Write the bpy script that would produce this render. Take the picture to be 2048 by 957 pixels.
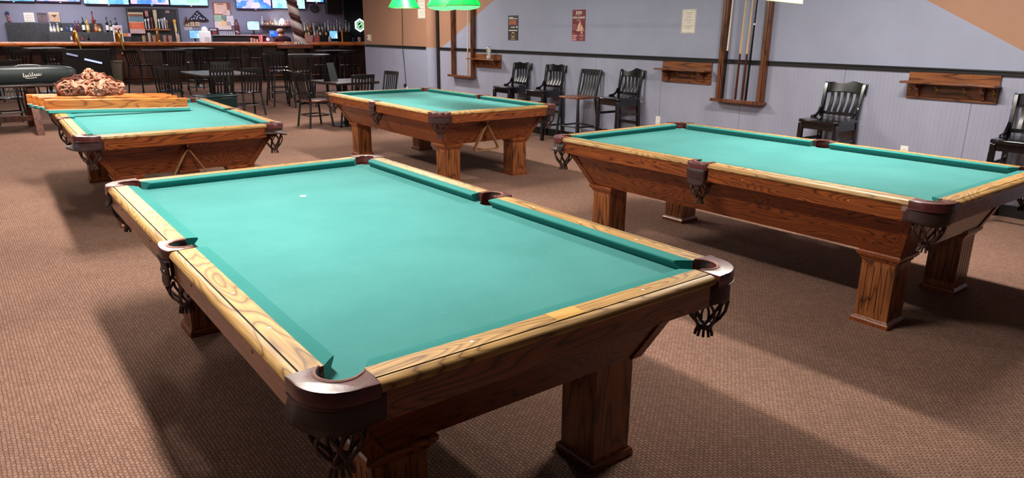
import bpy, bmesh, math, random
from math import sin, cos, pi, radians
from mathutils import Matrix, Vector
random.seed(7)
SC = bpy.context.scene
COL = SC.collection
for o in list(bpy.data.objects): bpy.data.objects.remove(o)

# ------------------------------------------------------------------ camera, light, exposure
# room frame: +x towards the long blue wall, +y along that wall towards the bar, z up; camera above the origin
YAW, PITCH, ROLL, EYE, FPX = radians(38.33), radians(16.529), radians(0.405), 1.5934, 1408.0
FWD = Vector((sin(YAW)*cos(PITCH), cos(YAW)*cos(PITCH), -sin(PITCH)))
RT0 = Vector((cos(YAW), -sin(YAW), 0)); UP0 = RT0.cross(FWD)
RT = cos(ROLL)*RT0 + sin(ROLL)*UP0
UP = -sin(ROLL)*RT0 + cos(ROLL)*UP0
cd = bpy.data.cameras.new('camera'); cam = bpy.data.objects.new('camera', cd); COL.objects.link(cam)
cd.sensor_width = 36.0; cd.sensor_fit = 'HORIZONTAL'; cd.lens = FPX/2048*36; cd.clip_start = 0.05; cd.clip_end = 100
m = Matrix((RT, UP, -FWD)).transposed().to_4x4(); m.translation = Vector((0, 0, EYE)); cam.matrix_world = m
SC.camera = cam
SC.view_settings.view_transform = 'Standard'; SC.view_settings.look = 'None'
SC.view_settings.exposure = 1.1; SC.view_settings.gamma = 1.0; SC.view_settings.use_curve_mapping = False
w = bpy.data.worlds.new('world'); SC.world = w; w.use_nodes = True
w.node_tree.nodes['Background'].inputs[0].default_value = (0.8, 0.85, 1.0, 1)
w.node_tree.nodes['Background'].inputs[1].default_value = 0.015

def area(x, y, z, sx, sy, watts, color=(1, 0.93, 0.84), rot=0.0, spread=180, tilt=0.0):
    l = bpy.data.lights.new('ceiling_or_fill_light', 'AREA'); l.shape = 'RECTANGLE'; l.size = sx; l.size_y = sy
    l.energy = watts; l.color = color; l.spread = radians(spread)
    o = bpy.data.objects.new('ceiling_or_fill_light', l); COL.objects.link(o); o.location = (x, y, z); o.rotation_euler = (tilt, 0, rot)
    return o
CEIL = 3.0
# fluorescent strips over the pool tables
area(0.88, 3.15, 2.90, 0.16, 1.2, 72)
area(1.10, 7.60, 2.90, 0.16, 1.2, 78)
area(4.45, 7.20, 2.90, 0.16, 1.2, 60)
area(5.10, 2.70, 2.90, 0.16, 1.2, 80)
area(-2.4, 4.0, 2.90, 0.3, 1.2, 14)  # this and the next: unseen lights off to the left, beyond the tables
area(-2.4, 8.4, 2.90, 0.3, 1.2, 28)
# dining area and bar
area(1.2, 12.6, 2.90, 0.3, 1.2, 55, (1, 0.90, 0.80))
area(5.6, 11.6, 2.90, 0.3, 1.2, 60, (1, 0.92, 0.84))
area(3.0, 17.0, 2.90, 0.3, 1.2, 22, (1, 0.90, 0.82))
area(8.5, 18.5, 2.90, 0.3, 1.2, 18, (0.8, 0.8, 1.0))
area(1.4, 22.6, 2.90, 4.0, 0.25, 46, (1, 0.84, 0.66), -0.2513)  # added warm fill to brighten the counter front
area(8.2, 21.0, 2.90, 3.0, 0.25, 16, (1, 0.84, 0.7), -0.2513)  # added warm fill over the right part of the bar front
area(2.6, 25.4, 2.90, 3.0, 0.3, 60, (0.92, 0.92, 1.0), -0.2513)
area(7.4, 24.2, 2.90, 3.0, 0.3, 45, (0.85, 0.85, 1.0), -0.2513)

# ------------------------------------------------------------------ materials
MATS = {}
def nodes_of(name):
    mt = bpy.data.materials.new(name); mt.use_nodes = True
    nt = mt.node_tree; b = nt.nodes['Principled BSDF']
    return mt, nt, b
def c4(c): return (c[0], c[1], c[2], 1)
def s2l(r, g, b):
    f = lambda v: (v/255/12.92) if v/255 <= 0.04045 else ((v/255+0.055)/1.055)**2.4
    return (f(r), f(g), f(b))
def coords(nt, scale=(1, 1, 1), loc=(0, 0, 0)):
    tc = nt.nodes.new('ShaderNodeTexCoord'); mp = nt.nodes.new('ShaderNodeMapping')
    mp.inputs['Scale'].default_value = scale; mp.inputs['Location'].default_value = loc
    nt.links.new(tc.outputs['Object'], mp.inputs['Vector']); return mp.outputs['Vector']
def ramp(nt, fac, stops):
    r = nt.nodes.new('ShaderNodeValToRGB'); e = r.color_ramp.elements
    while len(e) < len(stops): e.new(0.5)
    for i, (p, c) in enumerate(stops): e[i].position = p; e[i].color = c4(c)
    nt.links.new(fac, r.inputs['Fac']); return r.outputs['Color']
def noise(nt, vec, scale, detail=3, rough=0.55, dist=0.0):
    n = nt.nodes.new('ShaderNodeTexNoise'); n.inputs['Scale'].default_value = scale
    n.inputs['Detail'].default_value = detail; n.inputs['Roughness'].default_value = rough; n.inputs['Distortion'].default_value = dist
    nt.links.new(vec, n.inputs['Vector']); return n.outputs['Fac']
def math_(nt, op, a, b=None, c=None):
    n = nt.nodes.new('ShaderNodeMath'); n.operation = op
    for i, v in enumerate((a, b, c)):
        if v is None: continue
        if isinstance(v, (int, float)): n.inputs[i].default_value = v
        else: nt.links.new(v, n.inputs[i])
    return n.outputs[0]
def mixc(nt, fac, a, b, mode='MIX'):
    n = nt.nodes.new('ShaderNodeMix'); n.data_type = 'RGBA'; n.blend_type = mode
    for i, v in ((0, fac), (6, a), (7, b)):
        if isinstance(v, (int, float)): n.inputs[i].default_value = v
        elif isinstance(v, tuple): n.inputs[i].default_value = c4(v)
        else: nt.links.new(v, n.inputs[i])
    return n.outputs[2]
def bump(nt, b, h, strength=0.3, dist=0.01):
    n = nt.nodes.new('ShaderNodeBump'); n.inputs['Strength'].default_value = strength; n.inputs['Distance'].default_value = dist
    nt.links.new(h, n.inputs['Height']); nt.links.new(n.outputs['Normal'], b.inputs['Normal'])
def plain(name, col, rough=0.5, metal=0.0, var=0.12, scale=14, bmp=0.0, coat=0.0, emit=None, estr=0.0):
    if name in MATS: return MATS[name]
    mt, nt, b = nodes_of(name)
    v = coords(nt)
    f = noise(nt, v, scale, 4)
    d = tuple(max(0, x*(1-var)) for x in col); u = tuple(min(1, x*(1+var)) for x in col)
    nt.links.new(ramp(nt, f, [(0.3, d), (0.7, u)]), b.inputs['Base Color'])
    b.inputs['Roughness'].default_value = rough; b.inputs['Metallic'].default_value = metal
    if coat: b.inputs['Coat Weight'].default_value = coat; b.inputs['Coat Roughness'].default_value = 0.12
    if bmp: bump(nt, b, f, bmp, 0.004)
    if emit: b.inputs['Emission Color'].default_value = c4(emit); b.inputs['Emission Strength'].default_value = estr
    MATS[name] = mt; return mt
def oak(name, dark, mid, light, axis='y', rough=0.35, coat=0.25, freq=9.0, wear=None):
    """plain-sawn oak: contour lines of a noise stretched along the grain"""
    if name in MATS: return MATS[name]
    mt, nt, b = nodes_of(name)
    st = {'x': (1.1, 7.5, 7.5), 'y': (7.5, 1.1, 7.5), 'z': (7.5, 7.5, 1.1)}[axis]
    fine = {'x': (3, 160, 160), 'y': (160, 3, 160), 'z': (160, 160, 3)}[axis]
    v = coords(nt, st, (0.37, 1.13, 0.71))
    n1 = noise(nt, v, 1.0, 2, 0.45, 0.35)
    rings = math_(nt, 'FRACT', math_(nt, 'MULTIPLY', n1, freq*1.5))
    col = ramp(nt, rings, [(0.0, dark), (0.14, mid), (0.6, light), (0.88, mid), (1.0, dark)])
    f2 = noise(nt, coords(nt, fine), 1.0, 2, 0.6)
    col = mixc(nt, math_(nt, 'MULTIPLY', ramp(nt, f2, [(0.36, (1, 1, 1)), (0.5, (0, 0, 0))]), 0.45), col, dark)
    n3 = noise(nt, coords(nt), 1.7, 3)
    col = mixc(nt, 0.5, col, ramp(nt, n3, [(0.3, (0.62, 0.6, 0.58)), (0.7, (1.12, 1.1, 1.08))]), 'MULTIPLY')
    if wear:
        n4 = noise(nt, coords(nt, (1, 1, 1), (3.1, 0.7, 0)), 4.5, 5, 0.65)
        col = mixc(nt, ramp(nt, n4, [(0.64, (0, 0, 0)), (0.70, (1, 1, 1))]), col, wear)
    nt.links.new(col, b.inputs['Base Color'])
    b.inputs['Roughness'].default_value = rough; b.inputs['Coat Weight'].default_value = coat; b.inputs['Coat Roughness'].default_value = 0.2
    bump(nt, b, rings, 0.06, 0.002)
    MATS[name] = mt; return mt
SIDE = (s2l(58, 26, 11), s2l(134, 66, 27), s2l(156, 84, 38))
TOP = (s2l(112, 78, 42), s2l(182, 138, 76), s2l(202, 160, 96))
LEGC = (s2l(70, 36, 17), s2l(140, 80, 40), s2l(160, 96, 50))
oak_y, oak_x, oak_z = (oak('oak_side_'+a, *SIDE, axis=a, freq=17) for a in 'yxz')
oak_end = oak('oak_end_panel', s2l(58, 26, 12), s2l(118, 58, 26), s2l(136, 70, 33), axis='x', freq=12)
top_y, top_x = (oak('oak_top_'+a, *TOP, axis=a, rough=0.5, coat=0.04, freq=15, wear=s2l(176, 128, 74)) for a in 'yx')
leg_m = oak('oak_leg', *LEGC, axis='z', freq=5)
rack_m = oak('walnut_rack', s2l(52, 26, 12), s2l(104, 56, 28), s2l(122, 70, 38), axis='z', freq=4)
shelf_m = oak('shelf_wood', s2l(58, 28, 12), s2l(118, 66, 34), s2l(140, 84, 46), axis='y', freq=5)
loose_m = oak('loose_rail_oak', s2l(126, 58, 22), s2l(196, 112, 48), s2l(208, 126, 58), axis='x', rough=0.4, freq=8)
bar_m = oak('bar_top_wood', s2l(140, 66, 24), s2l(212, 112, 48), s2l(226, 130, 62), axis='x', rough=0.25, coat=0.5, freq=4)
barf_m = oak('bar_front_wood', s2l(26, 12, 8), s2l(58, 30, 22), s2l(68, 36, 26), axis='z', freq=4)
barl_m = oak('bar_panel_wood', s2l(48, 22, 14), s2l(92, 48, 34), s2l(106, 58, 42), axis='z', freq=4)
tabw_m = oak('dark_table_wood', s2l(18, 11, 9), s2l(46, 30, 26), s2l(58, 41, 37), axis='x', rough=0.42, coat=0.1, freq=4)
seatw_m = oak('brown_seat_wood', s2l(60, 28, 16), s2l(120, 66, 42), s2l(140, 80, 52), axis='y', freq=4)

def felt(name, deep, pale):
    mt, nt, b = nodes_of(name)
    n1 = noise(nt, coords(nt), 2.2, 5, 0.6); n2 = noise(nt, coords(nt, (1, 1, 1), (4, 2, 0)), 55, 3, 0.7)
    col = ramp(nt, n1, [(0.3, deep), (0.72, pale)])
    col = mixc(nt, math_(nt, 'MULTIPLY', ramp(nt, n2, [(0.62, (0, 0, 0)), (0.8, (1, 1, 1))]), 0.22), col, (0.30, 0.48, 0.44))
    nt.links.new(col, b.inputs['Base Color']); b.inputs['Roughness'].default_value = 0.95
    b.inputs['Sheen Weight'].default_value = 0.08; b.inputs['Sheen Roughness'].default_value = 0.5
    b.inputs['Specular IOR Level'].default_value = 0.15
    bump(nt, b, noise(nt, coords(nt), 700, 2), 0.1, 0.001)
    return mt
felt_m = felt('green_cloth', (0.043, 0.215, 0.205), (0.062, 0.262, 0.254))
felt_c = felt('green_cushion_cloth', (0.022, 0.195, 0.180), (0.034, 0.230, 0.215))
leather_m = plain('oxblood_leather', s2l(92, 42, 40), 0.35, var=0.25, scale=30, bmp=0.15, coat=0.35)
leather_d = plain('dark_leather', s2l(58, 36, 36), 0.55, var=0.2, scale=40, bmp=0.2)
leather_hi = plain('lip_highlight_leather', s2l(142, 92, 80), 0.35, var=0.2, coat=0.3)  # paler tone stands for the highlight along the pocket lip
net_m = plain('net_leather', s2l(62, 38, 32), 0.5, var=0.25, scale=60)
pile_m = plain('raw_tan_leather', s2l(192, 132, 108), 0.6, var=0.4, scale=18, bmp=0.2)
pile_d = plain('brown_leather', s2l(96, 54, 46), 0.6, var=0.3, scale=18)
ink_m = plain('dark_groove', (0.015, 0.011, 0.009), 0.8)
gap_m = plain('dark_void', (0.008, 0.008, 0.009), 0.9)
white_m = plain('white_plastic', (0.80, 0.78, 0.74), 0.4, var=0.03)
sight_m = plain('pearl', (0.75, 0.7, 0.6), 0.3, var=0.05)
patch_m = oak('new_oak_patch', s2l(190, 140, 70), s2l(226, 178, 100), s2l(232, 190, 118), axis='x', freq=5)
raw_m = plain('raw_wood', s2l(190, 130, 90), 0.7, var=0.15)
brass_m = plain('brass', s2l(196, 150, 70), 0.28, 1.0, var=0.1)
copper_m = plain('copper', s2l(150, 92, 66), 0.35, 1.0, var=0.1)
steel_m = plain('steel', (0.55, 0.56, 0.58), 0.3, 1.0, var=0.05)
black_gl = plain('glossy_black_lacquer', (0.004, 0.004, 0.005), 0.18, var=0.2, coat=0.5)
black_me = plain('black_metal', (0.004, 0.004, 0.005), 0.42, var=0.2)
black_sl = plain('satin_black_lacquer', (0.004, 0.004, 0.005), 0.34, var=0.2)
black_pl = plain('black_plastic', (0.006, 0.006, 0.007), 0.5, var=0.2)
black_tr = plain('black_trim_paint', (0.0035, 0.0035, 0.0045), 0.45, var=0.2)
char_m = plain('charcoal_board', (0.035, 0.035, 0.040), 0.6, var=0.25)
tape_m = plain('grey_tape', s2l(150, 120, 110), 0.25, var=0.1)
triangle_m = plain('triangle_wood', s2l(150, 112, 72), 0.4, var=0.2)
case_m = plain('dark_green_vinyl', s2l(38, 50, 52), 0.42, var=0.2, scale=6, bmp=0.2)
bin_m = plain('grey_bin_plastic', s2l(128, 122, 108), 0.55, var=0.08)
maple_m = plain('maple_shaft', s2l(206, 172, 128), 0.3, var=0.08)
whitec_m = plain('pale_shaft', s2l(224, 206, 190), 0.3, var=0.05)
butt_m = plain('brown_cue_butt', s2l(74, 34, 22), 0.25, var=0.2)
paper_m = plain('white_paper', s2l(222, 216, 204), 0.8, var=0.03)
cream_m = plain('cream_paper', s2l(214, 190, 160), 0.8, var=0.05)
wpaint = lambda nm, c: plain(nm, c, 0.62, var=0.05, scale=2.5)
blue_m = wpaint('blue_grey_paint', s2l(146, 150, 172))
tan_m = wpaint('orange_tan_paint', s2l(160, 118, 94))
ceil_m = plain('ceiling_tile', (0.28, 0.28, 0.28), 0.9)
glass_m = None

def beadboard():
    mt, nt, b = nodes_of('beadboard_paint')
    tc = nt.nodes.new('ShaderNodeTexCoord'); sp = nt.nodes.new('ShaderNodeSeparateXYZ'); nt.links.new(tc.outputs['Object'], sp.inputs[0])
    y = sp.outputs['Y']
    a = math_(nt, 'PINGPONG', y, 0.0204)
    groove = math_(nt, 'LESS_THAN', a, 0.0026)
    s = math_(nt, 'PINGPONG', math_(nt, 'SUBTRACT', y, 0.095), 0.61)
    seam = math_(nt, 'LESS_THAN', s, 0.0035)
    n = noise(nt, coords(nt, (1, 1, 0.4)), 3.0, 4)
    base = ramp(nt, n, [(0.3, s2l(142, 144, 164)), (0.7, s2l(154, 156, 176))])
    base = mixc(nt, math_(nt, 'MULTIPLY', groove, 0.16), base, s2l(90, 90, 108))
    base = mixc(nt, math_(nt, 'MULTIPLY', seam, 0.6), base, s2l(70, 68, 80))
    nt.links.new(base, b.inputs['Base Color']); b.inputs['Roughness'].default_value = 0.5
    h = math_(nt, 'MULTIPLY', math_(nt, 'ADD', groove, seam), -1.0); bump(nt, b, h, 0.35, 0.003)
    return mt
bead_m = beadboard()
def carpet():
    mt, nt, b = nodes_of('woven_carpet')
    v = coords(nt)
    br = nt.nodes.new('ShaderNodeTexBrick'); mp = nt.nodes.new('ShaderNodeMapping'); mp.inputs['Rotation'].default_value = (0, 0, pi/2); wv = nt.nodes.new('ShaderNodeTexNoise'); wv.inputs['Scale'].default_value = 38; nt.links.new(v, wv.inputs['Vector'])
    vm = nt.nodes.new('ShaderNodeVectorMath'); vm.operation = 'MULTIPLY_ADD'; vm.inputs[1].default_value = (0.012, 0.012, 0); nt.links.new(wv.outputs['Color'], vm.inputs[0]); nt.links.new(v, vm.inputs[2])
    nt.links.new(vm.outputs[0], mp.inputs['Vector']); nt.links.new(mp.outputs['Vector'], br.inputs['Vector'])
    br.inputs['Scale'].default_value = 1.0; br.inputs['Brick Width'].default_value = 0.022; br.inputs['Row Height'].default_value = 0.0155
    br.inputs['Mortar Size'].default_value = 0.0034; br.inputs['Mortar Smooth'].default_value = 1.0; br.inputs['Bias'].default_value = 0
    br.inputs['Color1'].default_value = c4(s2l(161, 127, 112)); br.inputs['Color2'].default_value = c4(s2l(141, 110, 96)); br.inputs['Mortar'].default_value = c4(s2l(106, 79, 68))
    n1 = noise(nt, v, 0.9, 5, 0.6); n2 = noise(nt, v, 120, 2, 0.7)
    col = mixc(nt, 1.0, br.outputs['Color'], ramp(nt, n1, [(0.3, (0.80, 0.79, 0.78)), (0.7, (1.08, 1.06, 1.04))]), 'MULTIPLY')
    col = mixc(nt, 1.0, col, ramp(nt, n2, [(0.3, (0.78, 0.78, 0.78)), (0.7, (1.15, 1.15, 1.15))]), 'MULTIPLY')
    n3 = noise(nt, v, 7.0, 2, 0.5)
    col = mixc(nt, ramp(nt, n3, [(0.80, (0, 0, 0)), (0.83, (1, 1, 1))]), col, s2l(52, 38, 34))
    nt.links.new(col, b.inputs['Base Color']); b.inputs['Roughness'].default_value = 0.95; b.inputs['Specular IOR Level'].default_value = 0.1
    h = math_(nt, 'ADD', math_(nt, 'MULTIPLY', br.outputs['Fac'], -1.0), math_(nt, 'MULTIPLY', n2, 0.6)); bump(nt, b, h, 0.5, 0.004)
    return mt
carpet_m = carpet()
def emis(name, col, strength, rough=0.3):
    return plain(name, tuple(0.5*c for c in col), rough, var=0.02, emit=col, estr=strength*0.5)
def screen(name, seed, cols, strength):
    mt, nt, b = nodes_of(name)
    v = coords(nt, (3.2, 1, 3.6), (seed*1.7, 0, seed*0.9))
    vo = nt.nodes.new('ShaderNodeTexVoronoi'); vo.feature = 'F1'; vo.distance = 'CHEBYCHEV'; vo.inputs['Scale'].default_value = 1.6
    nt.links.new(v, vo.inputs['Vector'])
    sep = nt.nodes.new('ShaderNodeSeparateColor'); nt.links.new(vo.outputs['Color'], sep.inputs[0])
    f = math_(nt, 'ADD', math_(nt, 'MULTIPLY', sep.outputs[0], 0.75), math_(nt, 'MULTIPLY', noise(nt, v, 6, 3), 0.3))
    col = ramp(nt, f, [(i/(len(cols)-1)*0.9+0.05, c) for i, c in enumerate(cols)])
    b.inputs['Base Color'].default_value = (0.01, 0.01, 0.01, 1); b.inputs['Roughness'].default_value = 0.2
    nt.links.new(col, b.inputs['Emission Color']); b.inputs['Emission Strength'].default_value = strength*0.45
    return mt
def glassy(name, col, rough=0.08):
    if name in MATS: return MATS[name]
    mt, nt, b = nodes_of(name)
    n = noise(nt, coords(nt), 12, 2)
    nt.links.new(ramp(nt, n, [(0.3, tuple(x*0.85 for x in col)), (0.7, col)]), b.inputs['Base Color'])
    b.inputs['Roughness'].default_value = rough; b.inputs['Transmission Weight'].default_value = 0.35; b.inputs['Coat Weight'].default_value = 0.5
    MATS[name] = mt; return mt

# ------------------------------------------------------------------ mesh helpers
class MB:
    def __init__(s): s.v = []; s.f = []; s.mi = []; s.T = None
    def add(s, verts, faces, m=0):
        n = len(s.v)
        for p in verts:
            p = Vector(p); s.v.append(s.T @ p if s.T is not None else p)
        for i, f in enumerate(faces):
            s.f.append([n+k for k in f]); s.mi.append(m[i] if isinstance(m, list) else m)
        return s
    def box(s, c, d, rz=0.0, m=0, R=None):
        x, y, z = d[0]/2, d[1]/2, d[2]/2
        vs = [Vector(p) for p in ((-x,-y,-z),(x,-y,-z),(x,y,-z),(-x,y,-z),(-x,-y,z),(x,-y,z),(x,y,z),(-x,y,z))]
        if R is None and rz: R = Matrix.Rotation(rz, 3, 'Z')
        if R is not None: vs = [R @ p for p in vs]
        vs = [p+Vector(c) for p in vs]
        return s.add(vs, [(3,2,1,0),(4,5,6,7),(0,1,5,4),(1,2,6,5),(2,3,7,6),(3,0,4,7)], m)
    def loft(s, rings, caps=True, closed=True, m=0, segm=None, loop=False):
        n = len(rings[0]); vs = [p for r in rings for p in r]; fs = []; ms = []
        nr = len(rings)
        for i in range(nr if loop else nr-1):
            a, b = i*n, ((i+1) % nr)*n
            for j in range(n if closed else n-1):
                k = (j+1) % n
                fs.append((a+j, a+k, b+k, b+j)); ms.append(segm[j] if segm else m)
        if caps and closed and not loop:
            fs.append(tuple(range(n-1, -1, -1))); ms.append(m)
            fs.append(tuple((nr-1)*n+j for j in range(n))); ms.append(m)
        return s.add(vs, fs, ms)
    def prism(s, poly, z0, z1, m=0, capm=None):
        n = len(poly)
        vs = [(p[0], p[1], z0) for p in poly]+[(p[0], p[1], z1) for p in poly]
        fs = [(i, (i+1) % n, n+(i+1) % n, n+i) for i in range(n)]+[tuple(range(n-1, -1, -1)), tuple(range(n, 2*n))]
        return s.add(vs, fs, [m]*n+[m, m if capm is None else capm])
    def tube(s, path, r, n=8, closed=False, m=0, flat=1.0):
        P = [Vector(p) for p in path]; N = len(P); rings = []
        up = None
        for i, p in enumerate(P):
            if closed: t = P[(i+1) % N]-P[i-1]
            else: t = P[min(i+1, N-1)]-P[max(i-1, 0)]
            t.normalize()
            if up is None:
                up = Vector((0, 0, 1)) if abs(t.z) < 0.9 else Vector((1, 0, 0))
            a = t.cross(up)
            if a.length < 1e-4: a = t.orthogonal()
            a.normalize(); b = a.cross(t); b.normalize(); up = b
            rr = r[i] if isinstance(r, (list, tuple)) else r
            rings.append([p+rr*(cos(2*pi*k/n)*a+flat*sin(2*pi*k/n)*b) for k in range(n)])
        return s.loft(rings, m=m, loop=closed)
    def lathe(s, prof, c=(0, 0, 0), n=16, m=0, segm=None):
        rings = [[Vector((c[0]+r*cos(2*pi*k/n), c[1]+r*sin(2*pi*k/n), c[2]+z)) for k in range(n)] for r, z in prof]
        nr = len(rings); vs = [p for r in rings for p in r]; fs = []; ms = []
        for i in range(nr-1):
            for j in range(n):
                k = (j+1) % n; fs.append((i*n+j, i*n+k, (i+1)*n+k, (i+1)*n+j)); ms.append(segm[i] if segm else m)
        fs.append(tuple(range(n-1, -1, -1))); ms.append(segm[0] if segm else m)
        fs.append(tuple((nr-1)*n+j for j in range(n))); ms.append(segm[-1] if segm else m)
        return s.add(vs, fs, ms)
    def grid(s, rows, m=0):
        n = len(rows[0]); vs = [p for r in rows for p in r]
        fs = [(i*n+j, i*n+j+1, (i+1)*n+j+1, (i+1)*n+j) for i in range(len(rows)-1) for j in range(n-1)]
        return s.add(vs, fs, m)
    def mesh(s, name, mats, smooth=False, recalc=True):
        me = bpy.data.meshes.new(name); me.from_pydata([tuple(p) for p in s.v], [], s.f)
        for mt in (mats if isinstance(mats, (list, tuple)) else [mats]): me.materials.append(mt)
        me.polygons.foreach_set('material_index', s.mi)
        if recalc:
            bm = bmesh.new(); bm.from_mesh(me); bmesh.ops.recalc_face_normals(bm, faces=bm.faces); bm.to_mesh(me); bm.free()
        if smooth:
            me.polygons.foreach_set('use_smooth', [True]*len(me.polygons))
            try: me.set_sharp_from_angle(angle=radians(38))
            except Exception: pass
        me.update(); return me
    def build(s, name, mats, parent=None, bevel=0.0, smooth=False, solid=0.0, seg=2, recalc=True):
        return link(name, s.mesh(name, mats, smooth or bevel > 0, recalc), parent, bevel, solid, seg)
def link(name, me, parent=None, bevel=0.0, solid=0.0, seg=2):
    o = bpy.data.objects.new(name, me); COL.objects.link(o); o.parent = parent
    if solid:
        md = o.modifiers.new('solidify', 'SOLIDIFY'); md.thickness = solid; md.offset = 0
    if bevel:
        md = o.modifiers.new('bevel', 'BEVEL'); md.width = bevel; md.segments = seg; md.limit_method = 'ANGLE'; md.angle_limit = radians(40)
    return o
def tag(o, label, cat, group=None, kind=None):
    o['label'] = label; o['category'] = cat
    if group: o['group'] = group
    if kind: o['kind'] = kind
    return o
def empty(name, loc, rz=0.0, label=None, cat=None, group=None):
    o = bpy.data.objects.new(name, None); COL.objects.link(o); o.location = loc; o.rotation_euler = (0, 0, rz); o.empty_display_size = 0.1
    if label: tag(o, label, cat, group)
    return o
def struct(o): o['kind'] = 'structure'; return o
def copy_tree(o, parent=None):
    c = o.copy(); COL.objects.link(c); c.parent = parent
    for ch in [x for x in o.children if not x.name.startswith('camera')]: copy_tree(ch, c)
    return c
def text_mesh(name, txt, size, mat, parent, M, align='CENTER', depth=0.0008, bold=0.0, sx=1.0):
    cu = bpy.data.curves.new(name, 'FONT'); cu.body = txt; cu.size = size; cu.align_x = align; cu.align_y = 'CENTER'
    cu.extrude = depth; cu.offset = bold
    tmp = bpy.data.objects.new(name+'_tmp', cu); COL.objects.link(tmp)
    me = bpy.data.meshes.new_from_object(tmp.evaluated_get(bpy.context.evaluated_depsgraph_get()))
    bpy.data.objects.remove(tmp); bpy.data.curves.remove(cu)
    me.materials.clear(); me.materials.append(mat)
    me.transform(M @ Matrix.Diagonal((sx, 1, 1, 1)))
    return link(name, me, parent)
def arc(cx, cy, r, a0, a1, n):
    return [(cx+r*cos(radians(a0+(a1-a0)*i/n)), cy+r*sin(radians(a0+(a1-a0)*i/n))) for i in range(n+1)]

# ------------------------------------------------------------------ room shell
XW = 7.371; WALL_END = 14.58; TRIM = 1.258
b = MB(); b.add([(-6, -5, 0), (16, -5, 0), (16, 29, 0), (-6, 29, 0)], [(0, 1, 2, 3)])
struct(b.build('floor', carpet_m, recalc=False))
b = MB(); b.box((5, 12, CEIL+0.05), (22, 34, 0.1)); struct(b.build('ceiling', ceil_m))
def wall_poly(b, pts, m):   # polygon on the wall plane given as (y, z)
    b.add([(XW, y, z) for y, z in pts], [tuple(range(len(pts)))], m)
b = MB()
cur = [(11.55, TRIM), (11.43, 1.30), (10.99, 1.50), (10.58, 1.71), (10.26, 1.88), (9.85, 2.07), (9.3, 2.26), (8.3, 2.42), (7.0, 2.5), (5.6, 2.46), (4.6, 2.36), (3.7, 2.15), (3.07, 1.89), (2.21, 1.45), (1.84, TRIM)]
wall_poly(b, [(WALL_END, TRIM), (11.55, TRIM)]+cur[1:9]+[(7.0, CEIL), (WALL_END, CEIL)], 1)
wall_poly(b, cur, 0)
wall_poly(b, [(7.0, CEIL)]+cur[8:]+[(-5, TRIM), (-5, CEIL)], 1)
wall_poly(b, [(WALL_END, 0), (11.6, 0), (11.6, TRIM), (WALL_END, TRIM)], 0)
wall_poly(b, [(11.6, 0), (-5, 0), (-5, TRIM), (11.6, TRIM)], 2)
b.box((XW+0.09, (WALL_END-5)/2, CEIL/2), (0.16, WALL_END+5, CEIL), m=0)
struct(b.build('wall_right', [blue_m, tan_m, bead_m], recalc=False))
b = MB()   # half-round engaged column, tan over blue
for z0, z1, mi in ((0, TRIM+0.01, 0), (TRIM+0.01, CEIL, 1)):
    b.prism([(XW+0.02-0.15*sin(t), 11.77+0.155*cos(t)) for t in [pi*i/16 for i in range(17)]], z0, z1, mi)
struct(b.build('wall_column', [blue_m, tan_m], smooth=True))
b = MB(); b.box((XW-0.014, 11.575, CEIL/2), (0.03, 0.07, CEIL)); struct(b.build('trim_1', black_tr))  # black strip standing for the dark shadow gap beside the column
b = MB()
for y0, y1 in ((11.92, WALL_END), (-5, 11.54)):
    b.box((XW-0.012, (y0+y1)/2, TRIM), (0.024, y1-y0, 0.046)); b.box((XW-0.017, (y0+y1)/2, TRIM+0.014), (0.034, y1-y0, 0.014))
struct(b.build('trim_2', black_tr, bevel=0.004))
b = MB(); b.box((XW-0.01, (11.54-5)/2, 0.055), (0.02, 16.54, 0.11)); b.box((XW-0.01, (WALL_END+11.92)/2, 0.055), (0.02, WALL_END-11.92, 0.11))
struct(b.build('baseboard_right', black_tr, bevel=0.004))
b = MB(); b.box((-6.05, 12, CEIL/2), (0.1, 34, CEIL)); struct(b.build('wall_left', blue_m))
b = MB(); b.box((5, -5.05, CEIL/2), (22, 0.1, CEIL)); struct(b.build('wall_rear', blue_m))
b = MB(); b.box((16.05, 12, CEIL/2), (0.1, 34, CEIL)); struct(b.build('wall_far_right', char_m))

# ------------------------------------------------------------------ pool tables (local: x across, y along, z up)
HA, HB, HT, HN = 1.449, 0.795, 0.80, 0.757       # half length, half width, rail top, bed cloth
WOOD = [(0.094, 0.752), (0.094, 0.80), (0.034, 0.80), (0.033, 0.7965), (0.0295, 0.7965), (0.0285, 0.7995), (0.012, 0.797), (0.003, 0.789),
        (0.0, 0.780), (0.004, 0.772), (0.012, 0.768), (0.012, 0.690), (0.036, 0.690), (0.036, 0.752)]
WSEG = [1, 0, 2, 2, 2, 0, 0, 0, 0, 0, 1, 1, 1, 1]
CUSH = [(0.094, 0.7995), (0.120, 0.7985), (0.138, 0.7965), (0.1415, 0.7935), (0.140, 0.788), (0.126, 0.772), (0.118, 0.755), (0.094, 0.755)]
SIDES = {'right': lambda u, s, z: (HB-u, s, z), 'left': lambda u, s, z: (-HB+u, s, z), 'far': lambda u, s, z: (s, HA-u, z), 'near': lambda u, s, z: (s, -HA+u, z)}
MESH = {}
def cached(key, fn):
    if key not in MESH: MESH[key] = fn()
    return MESH[key]
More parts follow.
